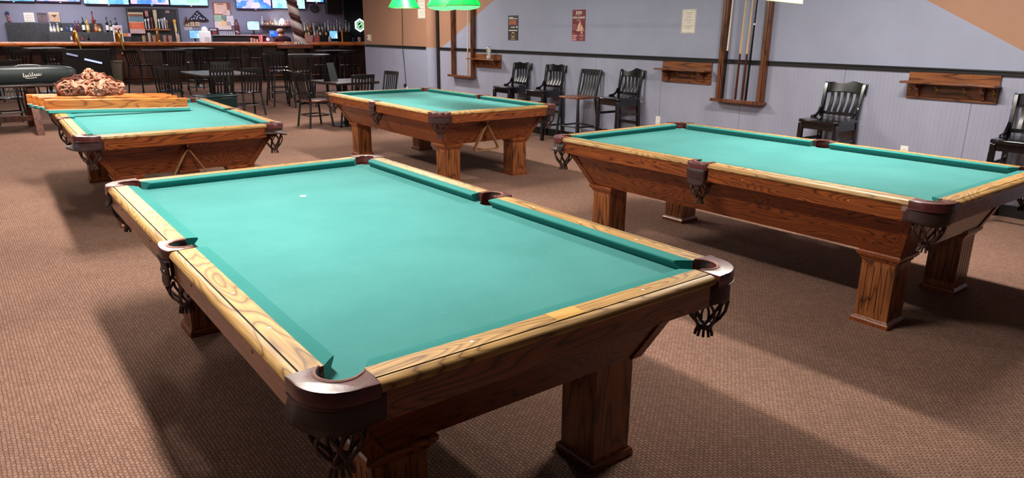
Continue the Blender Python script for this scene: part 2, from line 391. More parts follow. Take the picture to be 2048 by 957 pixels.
def rail_mesh(side, s0, s1, sights):
    b = MB(); F = SIDES[side]
    b.loft([[F(u, s0, z) for u, z in WOOD], [F(u, s1, z) for u, z in WOOD]], segm=WSEG, m=1)
    for q in sights:
        x, y, z = F(0.064, q, HT); b.prism([(x+0.006*cos(t), y+0.006*sin(t)) for t in [2*pi*i/10 for i in range(10)]], HT-0.001, HT+0.0006, 3)
    if side in ('left', 'right'):
        for q in sights[::2]:
            x, y, z = F(0.012, q, 0.72); b.box((x, y, 0.742), (0.004, 0.008, 0.008), m=0)
    lng = side in ('left', 'right')
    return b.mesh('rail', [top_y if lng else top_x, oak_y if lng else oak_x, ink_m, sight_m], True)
def cushion_mesh(side, s0, s1, n0, n1):
    F = SIDES[side]; k = lambda u: (u-0.094)/0.0475
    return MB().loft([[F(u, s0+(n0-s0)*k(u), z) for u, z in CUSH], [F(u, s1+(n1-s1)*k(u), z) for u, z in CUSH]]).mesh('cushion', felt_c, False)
def cm(sx, sy): return lambda cu, cv, z: (sx*(HB-cu), sy*(HA-cv), z)
def sm(sx, sy): return lambda cu, s, z: (sx*(HB-cu), s, z)
OUTC = [(-0.004, 0.164)]+[(0.12+0.124*cos(a), 0.12+0.124*sin(a)) for a in [pi+pi/2*i/12 for i in range(13)]]+[(0.164, -0.004)]
INC = arc(0.115, 0.115, 0.060, 330, 120, 20)
OUTS = [(-0.001, 0.0765), (-0.012, 0.058), (-0.017, 0.03), (-0.018, 0), (-0.017, -0.03), (-0.012, -0.058), (-0.001, -0.0765)]
INS = [(0.093, -0.0765), (0.090, -0.062)]+arc(0.070, 0, 0.055, 290, 70, 14)+[(0.090, 0.062), (0.093, 0.0765)]
def collar_mesh(kind, sx, sy):
    b = MB(); F = cm(sx, sy) if kind == 'c' else sm(sx, sy)
    O, I = (OUTC, INC) if kind == 'c' else (OUTS, INS)
    poly = O+I
    c0 = Vector((sum(p[0] for p in poly)/len(poly), sum(p[1] for p in poly)/len(poly)))
    def ring(off, z):
        out = []
        n = len(poly)
        for i, p in enumerate(poly):
            a, c = Vector(poly[i-1]), Vector(poly[(i+1) % n]); t = (c-a)
            nrm = Vector((t.y, -t.x)); nrm.normalize()
            k = off if 0 < i < len(O)-1 else (0 if i >= n-2 or len(O)-1 <= i <= len(O)+1 or i == 0 else off*0.3)
            out.append(F(p[0]-k*nrm.x, p[1]-k*nrm.y, z))
        return out
    b.loft([ring(0.0, HT-0.042), ring(0.0, HT-0.006), ring(0.004, HT+0.001), ring(0.009, HT+0.0025)])
    # inner lip ridges, highlight put into their paler leather, and liner going down
    lip = [F(p[0], p[1], HT+0.002) for p in I[1:-1]]
    b.tube(lip, 0.0040, 6, m=1); b.tube([F(p[0]+0.006*(-1 if kind == 's' else -0.7), p[1]+(0 if kind == 's' else -0.0042), HT+0.0022) for p in I[3:-3]], 0.0028, 6, m=1)
    lip2 = [F(p[0], p[1], HT-0.040) for p in O]; b.tube(lip2, 0.003, 5)
    ic = (0.115, 0.115) if kind == 'c' else (0.070, 0.0); r = 0.062 if kind == 'c' else 0.057
    a0, a1 = (325, 125) if kind == 'c' else (295, 65)
    rows = []
    for z in (HT-0.01, HT-0.06, HT-0.115):
        rows.append([F(p[0], p[1], z) for p in arc(ic[0], ic[1], r, a0, a1, 14)])
    b.grid(rows, 0)
    return b.mesh('leather', [leather_m, leather_hi, net_m], True)
def shield_mesh(kind, sx, sy, flare, emblem):
    b = MB(); F = cm(sx, sy) if kind == 'c' else sm(sx, sy)
    rows = []
    if kind == 'c':
        base = [(0.014, 0.185)]+[(0.12+0.112*cos(a), 0.12+0.112*sin(a)) for a in [pi+pi/2*i/14 for i in range(15)]]+[(0.185, 0.014)]
        zs = [HT-0.036, HT-0.055, HT-0.073, HT-0.092, HT-0.107]
        for i, z in enumerate(zs):
            t = i/4
            row = []
            for j, p in enumerate(base):
                e = abs(j/(len(base)-1)-0.5)*2
                sag = 0.010*t*(1-e*e)
                fl = flare(j/(len(base)-1))*t*t
                nx, ny = p[0]-0.15, p[1]-0.15; L = math.hypot(nx, ny)
                row.append(F(p[0]+fl*nx/L*1.0-0.003*t, p[1]+fl*ny/L, z-sag+0.35*fl*t))
            rows.append(row)
    else:
        wid = 0.062
        for i, (z, cu, wv) in enumerate([(HT-0.036, -0.014, 0.074), (HT-0.065, -0.006, 0.070), (HT-0.10, -0.004, 0.068), (HT-0.135, -0.006, 0.066), (HT-0.150, -0.008, 0.060)]):
            t = i/4; f = flare(0.5)*t*t
            rows.append([F(cu-f-0.006*(1-(2*j/6-1)**2), wv*(2*j/6-1), z+0.012*t*((2*j/6-1)**2)) for j in range(7)])
    b.grid(rows)
    return b.mesh('shield', leather_d, True)
def net_mesh(kind, sx, sy, n=7):
    b = MB(); F = cm(sx, sy) if kind == 'c' else sm(sx, sy)
    c = (0.092, 0.092) if kind == 'c' else (0.052, 0.0)
    zt, zb = (HT-0.09, HT-0.225) if kind == 'c' else (HT-0.13, HT-0.235)
    R = 0.070 if kind == 'c' else 0.057
    prof = [(0, R*0.95), (0.25, R*1.08), (0.5, R), (0.72, R*0.78), (0.9, R*0.48), (1.0, R*0.36)]
    def rad(t):
        for (a, ra), (bb, rb) in zip(prof, prof[1:]):
            if t <= bb: return ra+(rb-ra)*(t-a)/(bb-a)
        return prof[-1][1]
    off0 = 0.3
    for i in range(n):
        for sgn in (1, -1):
            path = []
            for k in range(15):
                t = k/14
                ph = (t*2.0) % 2.0; tri = 1-abs(1-ph) if True else 0
                tri = 0.5-0.5*cos(pi*2*t*1.0)
                th = 2*pi*(i+off0)/n + sgn*(pi/n)*(0.06+0.90*tri)
                r = rad(t)
                path.append(F(c[0]+r*cos(th), c[1]+r*sin(th), zt+(zb-zt)*t))
            b.tube(path, 0.0052, 5)
    rr = R*0.40
    b.lathe([(rr, 0.008), (rr*1.12, 0), (rr*1.0, -0.012)], F(c[0], c[1], zb), 12)
    for i in range(10):
        th = 2*pi*i/10; p0 = F(c[0]+rr*0.8*cos(th), c[1]+rr*0.8*sin(th), zb-0.008); p1 = F(c[0]+rr*1.15*cos(th), c[1]+rr*1.15*sin(th), zb-0.038)
        b.tube([p0, p1], 0.0055, 5)
    return b.mesh('net', net_m, True)
def emblem_mesh(sx):
    # oval script emblem embossed on a side pocket shield
    b = MB(); F = sm(sx, 1)
    b.tube([F(-0.0135, 0.040*cos(t)+0.006*sin(2*t), HT-0.098+0.014*sin(t)) for t in [2*pi*i/20 for i in range(20)]], 0.0014, 4, closed=True)
    b.tube([F(-0.0135, -0.028+0.056*i/16, HT-0.098+0.006*sin(i*1.5)*(1-i/30)) for i in range(17)], 0.0013, 4)
    return b.mesh('emblem', leather_m, True)
def bed_mesh():
    q = []
    bx, by = 0.70, 1.354
    r = 0.056
    cx, cy = HB-0.076, HA-0.076
    d1 = math.sqrt(r*r-(bx-cx)**2) if abs(bx-cx) < r else r
    quad = [(bx, 0.0)]
    a_s = math.acos((0.725-bx)/0.058)
    quad = [(0.725-0.058*cos(t), 0.058*sin(t)) for t in [a_s*i/6 for i in range(7)]]
    e0 = math.degrees(math.atan2(-math.sqrt(r*r-(bx-cx)**2), bx-cx)); e1 = math.degrees(math.atan2(by-cy, -math.sqrt(max(1e-9, r*r-(by-cy)**2))))
    a = arc(cx, cy, r, e0+360, e1 if e1 > 0 else e1+360, 10)
    quad += a+[(0.0, by)]
    poly = quad[:]
    poly += [(-x, y) for x, y in quad[::-1][1:]]
    poly += [(-x, -y) for x, y in quad[1:]]
    poly += [(x, -y) for x, y in quad[::-1][1:-1]]
    out = []
    for p in poly:
        if not out or math.hypot(p[0]-out[-1][0], p[1]-out[-1][1]) > 1e-5: out.append(p)
    b = MB(); b.prism(out, HN-0.026, HN)
    return b.mesh('cloth_bed', felt_m)
CB, CT = (0.55, 1.19), (0.717, 1.29)     # cabinet half sizes at z .43 and .70
CZ0, CZ1 = 0.43, 0.70
def quad_slab(b, p, th, inward, m=0):
    p = [Vector(x) for x in p]; n = Vector(inward)*th
    b.loft([p, [x+n for x in p]], m=m)
def panel_mesh(side):
    b = MB()
    if side in ('left', 'right'):
        s = 1 if side == 'right' else -1
        quad_slab(b, [(s*CB[0], -CB[1], CZ0), (s*CB[0], CB[1], CZ0), (s*CT[0], CT[1], CZ1), (s*CT[0], -CT[1], CZ1)], 0.022, (-s, 0, 0))
        return b.mesh('long_panel', oak_y)
    s = 1 if side == 'far' else -1
    quad_slab(b, [(-CB[0], s*CB[1], CZ0), (CB[0], s*CB[1], CZ0), (CT[0], s*CT[1], CZ1), (-CT[0], s*CT[1], CZ1)], 0.022, (0, -s, 0))
    return b.mesh('end_panel', oak_end)
def trim_mesh(sx, sy):
    b = MB()
    w = 0.048; e = 0.007
    b0, b1 = (sx*CB[0], sy*CB[1]), (sx*CT[0], sy*CT[1])
    quad_slab(b, [(b0[0]+sx*e, b0[1]+sy*e, CZ0-0.004), (b0[0]+sx*e, b0[1]-sy*w, CZ0-0.004), (b1[0]+sx*e, b1[1]-sy*w, CZ1), (b1[0]+sx*e, b1[1]+sy*e, CZ1)], 0.008, (-sx, 0, 0))
    quad_slab(b, [(b0[0]+sx*e, b0[1]+sy*e, CZ0-0.004), (b0[0]-sx*w, b0[1]+sy*e, CZ0-0.004), (b1[0]-sx*w, b1[1]+sy*e, CZ1), (b1[0]+sx*e, b1[1]+sy*e, CZ1)], 0.008, (0, -sy, 0))
    return b.mesh('corner_trim', oak_z)
LX, LY = 0.447, 1.08
def flute_poly(cx, cy, h, w=0.0065, d=0.004):
    base = []
    xs = []
    for k in range(4):
        c = h*(-0.6+0.4*k); xs += [(c-w/2, 0), (c-w/2, d), (c+w/2, d), (c+w/2, 0)]
    side = [(-h, 0)]+xs
    P = []
    for q in range(4):
        a = q*pi/2
        for t, dd in side:
            x, y = t, -(h-dd)
            P.append((cx+x*cos(a)-y*sin(a), cy+x*sin(a)+y*cos(a)))
    return P
def sq(cx, cy, h): return [(cx-h, cy-h), (cx+h, cy-h), (cx+h, cy+h), (cx-h, cy+h)]
def post_mesh(sx, sy, plain_post):
    b = MB(); cx, cy, h = sx*LX, sy*LY, 0.092
    if plain_post:
        b.prism(sq(cx, cy, h), 0.02, 0.43)
        b.box((cx+sx*h, cy, 0.405), (0.004, 2*h*0.98, 0.034), m=1)
    else:
        b.prism(sq(cx, cy, h), 0.02, 0.075); b.prism(flute_poly(cx, cy, h), 0.075, 0.345); b.prism(sq(cx, cy, h), 0.345, 0.43)
    return b.mesh('leg', [leg_m, raw_m])
def mould_mesh(sx, sy, steps):
    b = MB(); cx, cy = sx*LX, sy*LY
    b.loft([[(x, y, z) for x, y in sq(cx, cy, h)] for h, z in steps])
    return b.mesh('moulding', oak_x)
CAP = [(0.093, 0.376), (0.098, 0.378), (0.102, 0.392), (0.112, 0.398), (0.113, 0.404), (0.119, 0.408), (0.119, 0.424), (0.112, 0.430)]
BASE = [(0.107, 0.0), (0.107, 0.022), (0.103, 0.030), (0.098, 0.034), (0.093, 0.040)]

def pool_table(name, loc, rz, label, plain_leg=None, flares={}, patch=False, spot=False, emblem=True):
    t = empty('pool_table', loc, rz, label, 'pool table', None)
    link('cloth_bed', cached('bed', bed_mesh), t)
    def rails():
        for side in ('right', 'left'):
            for k, (s0, s1, n0, n1) in enumerate(((0.077, 1.285, 0.0735, 1.236), (-1.285, -0.077, -1.236, -0.0735))):
                sg = [(1 if k == 0 else -1)*q for q in (0.33, 0.65, 0.98)]
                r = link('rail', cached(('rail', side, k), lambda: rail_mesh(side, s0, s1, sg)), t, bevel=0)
                link('cushion', cached(('cush', side, k), lambda: cushion_mesh(side, s0, s1, n0, n1)), r)
        for side in ('far', 'near'):
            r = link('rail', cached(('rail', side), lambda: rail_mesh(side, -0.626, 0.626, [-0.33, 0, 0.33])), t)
            link('cushion', cached(('cush', side), lambda: cushion_mesh(side, -0.626, 0.626, -0.590, 0.590)), r)
            if patch and side == 'near':
                b = MB(); b.box((0.0, -1.3845, HT+0.0004), (0.106, 0.058, 0.0012)); pt = b.build('patch', patch_m, r); pt['label'] = 'pale new oak patch'
    rails()
    for sx in (1, -1):
        for sy in (1, -1):
            key = (sx, sy)
            p = link('corner_pocket', cached(('cc', sx, sy), lambda: collar_mesh('c', sx, sy)), t)
            fl = flares.get(key, lambda e: 0.0)
            me = cached(('sh', sx, sy), lambda: shield_mesh('c', sx, sy, lambda e: 0.0, False)) if key not in flares else shield_mesh('c', sx, sy, fl, False)
            link('shield', me, p, solid=0.006)
            link('net', cached(('net', sx, sy), lambda: net_mesh('c', sx, sy)), p)
        p = link('side_pocket', cached(('sc', sx), lambda: collar_mesh('s', sx, 1)), t)
        sh = link('shield', cached(('ss', sx), lambda: shield_mesh('s', sx, 1, lambda e: 0.0, emblem)), p, solid=0.005)
        link('emblem', cached(('em', sx), lambda: emblem_mesh(sx)), p)
        link('net', cached(('sn', sx), lambda: net_mesh('s', sx, 1)), p)
    def cab():
        b = MB(); b.box((0, 0, CZ0+0.01), (2*CB[0]-0.03, 2*CB[1]-0.03, 0.02)); b.box((0, 0, 0.7125), (1.36, 2.66, 0.028)); return b.mesh('cabinet_bottom', barf_m)  # upper box: hidden slab under the bed, stops light leaking through
    link('cabinet_bottom', cached('cab', cab), t)
    for side in ('left', 'right', 'far', 'near'):
        link('long_panel' if side in ('left', 'right') else 'end_panel', cached(('panel', side), lambda: panel_mesh(side)), t)
    for sx in (1, -1):
        for sy in (1, -1):
            link('corner_trim', cached(('trim', sx, sy), lambda: trim_mesh(sx, sy)), t, bevel=0.002)
            pl = plain_leg == (sx, sy)
            l = link('leg', cached(('post', sx, sy, pl), lambda: post_mesh(sx, sy, pl)), t)
            if pl: l['label'] = 'plain leg with its cap moulding missing'
            else: link('cap_moulding', cached(('cap', sx, sy), lambda: mould_mesh(sx, sy, CAP)), l)
            link('base_moulding', cached(('base', sx, sy), lambda: mould_mesh(sx, sy, BASE)), l)
    if spot:
        b = MB(); b.prism([(0.017+0.017*cos(a), 0.697+0.017*sin(a)) for a in [2*pi*i/16 for i in range(16)]], HN-0.001, HN+0.0006)
        s = b.build('foot_spot', white_m, t); s['label'] = 'white foot spot sticker'
    return t
D2 = radians(1)
tabA = pool_table('a', (1.335, 2.788, 0), radians(37.3075-38.33), 'nearest oak pool table with a pale patch in its near rail', plain_leg=(1, -1), patch=True, spot=True,
                  flares={(1, -1): lambda e: 0.045*(e > 0.6)*(e-0.6)*2.5 if False else 0.0, (-1, -1): lambda e: 0.018*max(0, 0.35-e)*3, (-1, 1): lambda e: 0.04*max(0, 0.7-e), (1, 1): lambda e: 0.0})
tabB = pool_table('b', (4.595, 7.391, 0), radians(36.6652-38.33), 'oak pool table under the green glass lamp, before the wall stools')
tabC = pool_table('c', (4.44, 2.724, 0), radians(38.0038-38.33), 'right hand oak pool table standing nearest the blue wall with the coat hook shelves',
                  flares={(-1, 1): lambda e: 0.06*max(0, 0.8-e)})
tabD = pool_table('d', (1.541, 7.554, 0), radians(36.0928-38.33), 'left oak pool table with loose rails and leather pockets piled on its cloth',
                  flares={(-1, -1): lambda e: 0.10*max(0, 0.75-e), (1, -1): lambda e: 0.16*max(0, e-0.15)})
b = MB(); b.box((-HB+0.011, -1.268, 0.768), (0.003, 0.034, 0.055)); tp = b.build('tape', tape_m, tabC); tp['label'] = 'strip of grey tape'

def local(tab, x, y, z):
    a = tab.rotation_euler.z
    return Vector((tab.location.x+x*cos(a)-y*sin(a), tab.location.y+x*sin(a)+y*cos(a), z))
def ball_rack(tab, y, za, label, rx=0.0):
    p = local(tab, 0, y, 0); t = empty('ball_rack', (p.x, p.y, 0), tab.rotation_euler.z, label, 'triangle rack')
    A, L = Vector((-0.10 if tab is tabB else 0.0, 0, za)), 0.285
    Bp, Cp = A+Vector((-0.165, 0.0, -L)), A+Vector((0.165, 0.0, -L+0.004))
    b = MB()
    def cornered(P, Q, R, r=0.03):
        d1 = (Q-P).normalized(); d2 = (R-Q).normalized()
        return [Q-d1*r, Q-d1*r*0.35+d2*r*0.35-(d1-d2)*0.0, Q+d2*r]
    path = cornered(Cp, A, Bp)+cornered(A, Bp, Cp)+cornered(Bp, Cp, A)
    n = len(path); rings = []
    c = (A+Bp+Cp)/3
    for i, q in enumerate(path):
        o = (q-c).normalized()
        rings.append([q+o*0.008+Vector((0, -0.026, 0)), q-o*0.008+Vector((0, -0.026, 0)), q-o*0.008+Vector((0, 0.026, 0)), q+o*0.008+Vector((0, 0.026, 0))])
    b.loft(rings, loop=True); b.build('frame', triangle_m, t, bevel=0.003)
    b = MB(); b.tube([A+Vector((0, 0.062, 0.012)), A+Vector((0, -0.03, 0.012)), A+Vector((0, -0.034, 0.03))], 0.005, 6); b.build('hook', brass_m, t)
    return t
ball_rack(tabB, -1.300, 0.640, 'wooden ball triangle hanging on the near end of the lamp lit pool table')
ball_rack(tabD, -1.300, 0.640, 'wooden ball triangle hanging on the near end of the left pool table')

# loose rails and leather pockets lying on the left table
def loose_rail(x0, x1, y, z0, z1, label, tilt=0.0):
    p0, p1 = local(tabD, x0, y, z0), local(tabD, x1, y-0.015, z1)
    t = empty('loose_rail', p0, 0, label, 'rail', 'loose rails on the left pool table')
    d = p1-p0; L = d.length; t.rotation_euler = Matrix((d.normalized(), Vector((0, 0, 1)).cross(d).normalized(), d.normalized().cross(Vector((0, 0, 1)).cross(d).normalized()))).transposed().to_euler()
    b = MB(); prof = [(-0.002, 0.034), (-0.012, 0.040), (-0.012, 0.128), (-0.004, 0.134), (0.03, 0.134), (0.036, 0.126), (0.036, 0.034)]
    b.loft([[(0, y_, z_) for y_, z_ in prof], [(L, y_, z_) for y_, z_ in prof]]); b.build('board', loose_m, t, bevel=0.003)
    b = MB(); pc = [(-0.002, 0.034), (-0.028, 0.030), (-0.036, 0.010), (-0.02, 0.001), (0.03, 0.001), (0.03, 0.034)]
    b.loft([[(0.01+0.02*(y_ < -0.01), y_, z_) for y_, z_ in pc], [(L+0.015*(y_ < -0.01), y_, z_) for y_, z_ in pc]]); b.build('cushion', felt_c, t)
    b = MB(); b.box((L/2, -0.013, 0.038), (L, 0.004, 0.010)); b.build('bare_edge', cream_m, t)
    return t
loose_rail(-0.86, 0.40, 0.46, 0.800, 0.758, 'front loose oak rail with a green cushion lying across the left table')
loose_rail(-0.89, 0.37, 0.80, 0.802, 0.758, 'second loose oak rail lying behind the front one on the left table')
loose_rail(-0.93, 0.35, 0.97, 0.803, 0.758, 'third loose oak rail under the pile of leather pockets')
loose_rail(-0.97, 0.33, 1.15, 0.804, 0.758, 'rearmost loose oak rail under the pile of leather pockets')
def leather_pocket(x, y, z, rz, rx, s, label, seed, mt=pile_m):
    rnd = random.Random(seed); p = local(tabD, x, y, z)
    t = empty('leather_pocket', p, rz, label, 'leather pocket', 'leather pockets piled on the left table')
    b = MB(); b.T = Matrix.Rotation(rx, 4, 'X')
    n = 8
    for i in range(n):
        for sg in (1, -1):
            path = []
            for k in range(13):
                u = k/12; th = 2*pi*i/n+sg*(pi/n)*(0.1+0.9*(0.5-0.5*cos(2*pi*u)))+0.15*rnd.uniform(-1, 1)
                r = s*(0.5+0.55*sin(pi*min(1, u*1.1+0.08)))*(1+0.1*rnd.uniform(-1, 1))
                path.append((r*cos(th), r*sin(th)*0.8, s*(1.5*u-0.2)))
            b.tube(path, 0.0062, 5)
    b.build('net', mt, t, smooth=True)
    b = MB(); b.T = Matrix.Rotation(rx, 4, 'X')
    R_ = s*0.95
    pts = [(R_*cos(a), R_*0.85*sin(a), -s*0.2+0.01*sin(3*a)) for a in [radians(20+320*i/14) for i in range(15)]]
    rings = [[(q[0], q[1], q[2]-0.022), (q[0]*1.12, q[1]*1.12, q[2]-0.014), (q[0]*1.12, q[1]*1.12, q[2]+0.014), (q[0], q[1], q[2]+0.022), (q[0]*0.94, q[1]*0.94, q[2])] for q in pts]
    b.loft(rings); b.build('collar', mt, t, smooth=True)
    b = MB(); b.T = Matrix.Rotation(rx, 4, 'X')
    b.loft([[(-s*0.5, s*0.9, -s*0.25), (s*0.5, s*0.95, -s*0.25), (s*0.5, s*1.0, -s*0.2), (-s*0.5, s*0.95, -s*0.2)], [(-s*0.55, s*1.0, s*0.5), (s*0.5, s*1.1, s*0.55), (s*0.5, s*1.13, s*0.58), (-s*0.55, s*1.04, s*0.53)]])
    b.build('flap', mt, t)
    b = MB(); b.T = Matrix.Rotation(rx, 4, 'X'); b.lathe([(s*0.3, 0), (s*0.36, s*0.08), (s*0.28, s*0.28)], (0, 0, s*1.25), 9)
    b.build('end_knot', mt, t)
    return t
leather_pocket(-0.61, 0.90, 1.000, 0.4, 1.3, 0.09, 'tan leather net pocket at the left of the pile, facing front', 1)
leather_pocket(-0.36, 0.86, 0.985, 0.1, 1.35, 0.085, 'tan leather net pocket in the middle of the pile', 2)
leather_pocket(-0.25, 0.93, 0.995, -0.6, 1.1, 0.092, 'tan leather net pocket leaning at the right end of the pile', 3)
leather_pocket(-0.40, 0.98, 1.075, 0.2, 0.15, 0.075, 'tan leather net pocket upright on top of the pile', 4)
leather_pocket(-0.66, 1.02, 0.985, 1.3, 1.3, 0.08, 'dark brown leather pocket behind the left of the pile', 5, pile_d)
leather_pocket(-0.49, 0.93, 0.985, 2.2, 1.25, 0.08, 'tan leather net pocket lying low between the left and middle ones', 6)
leather_pocket(-0.31, 1.00, 1.055, -0.9, 0.7, 0.075, 'tan leather net pocket slumped right of the topmost one', 7)
leather_pocket(-0.14, 1.02, 0.975, -1.2, 1.4, 0.072, 'tan leather net pocket lowest at the right end of the pile', 8)
leather_pocket(-0.52, 1.02, 1.05, 0.9, 0.9, 0.072, 'brown leather net pocket left of the topmost one', 9, pile_d)

# ------------------------------------------------------------------ things on the long wall
def wl(x_off, y, z): return Vector((XW-x_off, y, z))
def coat_shelf(y1, y0, z0, z1, label, hooks=4):
    t = empty('hook_shelf', (XW, (y0+y1)/2, z0), 0, label, 'wall shelf'); L = y1-y0; H = z1-z0
    b = MB(); b.box((-0.011, 0, H/2), (0.022, L, H)); b.build('backboard', shelf_m, t, bevel=0.003)
    zs = H*0.62
    b = MB(); b.box((-0.10, 0, zs), (0.165, L+0.03, 0.020)); b.build('shelf', shelf_m, t, bevel=0.005)
    for s in (-1, 1):
        b = MB(); P = [(-0.022, zs-0.01), (-0.14, zs-0.01), (-0.135, zs-0.045), (-0.085, zs-0.06), (-0.055, zs-0.10), (-0.05, 0.03), (-0.022, 0.02)]
        yb = s*L*0.36
        b.loft([[(x, yb-0.016, z) for x, z in P], [(x, yb+0.016, z) for x, z in P]]); b.build('bracket', shelf_m, t, bevel=0.002)
    for k in range(hooks):
        y = L*0.46*(1-2*k/(hooks-1)); zc = zs-0.055
        b = MB(); b.box((-0.024, y, zc-0.012), (0.005, 0.016, 0.045))
        b.tube([(-0.026, y, zc), (-0.05, y, zc+0.004), (-0.066, y, zc+0.022)], [0.005, 0.004, 0.007], 6)
        b.tube([(-0.026, y, zc-0.022), (-0.045, y, zc-0.034), (-0.050, y, zc-0.016)], 0.004, 6)
        b.build('hook', brass_m, t, smooth=True)
    for s in (-0.22, 0.3):
        b = MB(); b.lathe([(0.006, 0), (0.004, 0.003)], (0, 0, 0), 8); 
        for i, v in enumerate(b.v): b.v[i] = Vector((-0.022-v.z, L*s+v.x, H*0.86+v.y))
        b.build('screw', brass_m, t)
    return t
sh_a = coat_shelf(10.40, 9.64, 0.975, 1.20, 'wooden hook shelf holding a tall can, beside the far cue rack')
coat_shelf(6.17, 5.41, 0.970, 1.230, 'wooden hook shelf left of the cue rack that holds cues')
coat_shelf(3.11, 2.33, 0.990, 1.240, 'wooden hook shelf right of the single black stool')
t = empty('drink_can', (XW-0.10, 9.86, 0.975+0.225*0.62+0.010), 0, 'tall pale can standing on the hook shelf', 'can')
b = MB(); b.lathe([(0.030, 0), (0.037, 0.010), (0.037, 0.195), (0.029, 0.205), (0.026, 0.205)], (0, 0, 0), 16, segm=[1, 0, 1, 1]); b.build('body', [white_m, steel_m], t, smooth=True)
b = MB(); b.box((-0.0345, 0.004, 0.115), (0.006, 0.036, 0.12)); b.build('green_panel', plain('can_green', s2l(120, 130, 96), 0.4), t)

def cue_rack(y1, y0, zb, zt, label):
    t = empty('cue_rack', (XW, (y0+y1)/2, zb), 0, label, 'cue rack'); L = y1-y0; H = zt-zb
    for s in (1, -1):
        b = MB(); b.box((-0.035, s*(L/2-0.032), H/2), (0.070, 0.064, H)); b.box((-0.076, s*(L/2-0.032), H/2), (0.012, 0.030, H)); b.build('post', rack_m, t, bevel=0.004)
    b = MB(); b.box((-0.070, 0, 0.004), (0.14, L+0.06, 0.026)); b.box((-0.13, 0, 0.022), (0.02, L+0.04, 0.012)); b.build('bottom_shelf', rack_m, t, bevel=0.004)
    b = MB(); b.box((-0.05, 0, H-0.04), (0.10, L-0.128, 0.06)); b.build('top_holder', rack_m, t, bevel=0.004)
    return t
cue_rack(5.285, 4.655, 0.800, 2.35, 'wooden wall cue rack holding four cues')
cue_rack(11.06, 10.385, 0.790, 2.35, 'far wooden cue rack with one cue, under the orange paint')
def cue(y, lean, shaft, butt, label, x=0.095, ring=None, zb=0.829, split=0.30):
    t = empty('pool_cue', (XW-x, y, zb), 0, label, 'cue')
    L = 1.45
    def pt(u): return (0.02*u, lean*u, L*u)
    b = MB(); b.tube([pt(0), pt(0.01), pt(split)], [0.012, 0.0145, 0.0115], 10); b.build('butt', butt, t, smooth=True)
    b = MB(); b.tube([pt(split), pt(1.0)], [0.0112, 0.0065], 10); b.build('shaft', shaft, t, smooth=True)
    if ring:
        b = MB(); b.tube([pt(ring), pt(ring+0.012)], 0.0122, 10); b.build('joint_ring', white_m, t, smooth=True)
    return t
cue(5.165, -0.02, whitec_m, black_gl, 'pale cue with a black butt, leftmost in the rack', split=0.38)
cue(4.985, -0.012, maple_m, butt_m, 'maple cue with a brown butt, second in the rack', split=0.36)
cue(4.895, -0.012, maple_m, butt_m, 'maple cue with a brown butt, third in the rack', split=0.36)
cue(4.845, -0.02, black_gl, black_gl, 'all black cue with a white joint ring, fourth in the rack', ring=0.58, split=0.37)
cue(10.50, -0.01, whitec_m, maple_m, 'pale cue standing alone in the far cue rack', zb=0.819)

# posters (flat prints on the wall)
W2 = lambda y, z, e=0.004: Matrix.Translation((XW-e, y, z)) @ Matrix(((0, 0, -1, 0), (-1, 0, 0, 0), (0, 1, 0, 0), (0, 0, 0, 1)))
def sheet(b, y, z, wd, h, m=0, e=0.0): b.box((XW-0.0015-e, y, z), (0.003, wd, h), m=m)
t = empty('poster', (XW, 9.33, 1.44), 0, 'narrow black event poster left of the red pool league poster', 'poster')
def at0(o, root): o.matrix_parent_inverse = Matrix.Translation(-root.location); return o
blackp = plain('black_print', (0.02, 0.02, 0.024), 0.5, var=0.1)
redp = plain('maroon_print', s2l(112, 42, 50), 0.5, var=0.25, scale=6)
b = MB(); sheet(b, 9.33, 1.63, 0.265, 0.385); at0(b.build('sheet', blackp, t), t)
warmp = plain('warm_print', s2l(150, 84, 56), 0.5, var=0.5, scale=30); goldp = plain('gold_print', s2l(196, 160, 90), 0.5)
b = MB(); sheet(b, 9.34, 1.715, 0.20, 0.075, e=0.002); at0(b.build('picture', warmp, t), t)
b = MB()
for z, wd, h in ((1.790, 0.10, 0.012), (1.772, 0.22, 0.010), (1.645, 0.12, 0.006), (1.634, 0.10, 0.005), (1.592, 0.22, 0.014), (1.560, 0.06, 0.006)): sheet(b, 9.33+(0.05 if z > 1.78 else 0), z, wd, h, e=0.002)
sheet(b, 9.23, 1.645, 0.025, 0.03, e=0.002); at0(b.build('lettering', paper_m, t), t)
b = MB(); b.tube([(XW-0.005, 9.33+0.045*cos(a), 1.515+0.035*sin(a)) for a in [pi*i/10 for i in range(11)]], 0.005, 4)
for z in (1.505, 1.49, 1.475, 1.452): sheet(b, 9.33, z, 0.08 if z > 1.46 else 0.14, 0.007, e=0.002)
at0(b.build('badge', goldp, t), t)
t = empty('poster', (XW, 7.795, 1.45), 0, 'maroon pool league poster with a triangle of balls on the blue wall', 'poster')
b = MB(); sheet(b, 7.795, 1.668, 0.275, 0.435); at0(b.build('sheet', redp, t), t)
at0(text_mesh('lettering', 'JOIN', 0.058, paper_m, t, W2(7.795, 1.842), bold=0.001), t)
at0(text_mesh('lettering', 'OUR', 0.016, paper_m, t, W2(7.795, 1.808)), t)
at0(text_mesh('lettering', 'POOL LEAGUE', 0.038, paper_m, t, W2(7.795, 1.775), bold=0.0008), t)
at0(text_mesh('lettering', 'TODAY!', 0.020, paper_m, t, W2(7.795, 1.735)), t)
balls = [plain('print_ball_%d' % i, c, 0.4) for i, c in enumerate([s2l(226, 170, 160), s2l(232, 206, 150), s2l(220, 130, 120), s2l(236, 220, 210)])]
b = MB(); k = 0
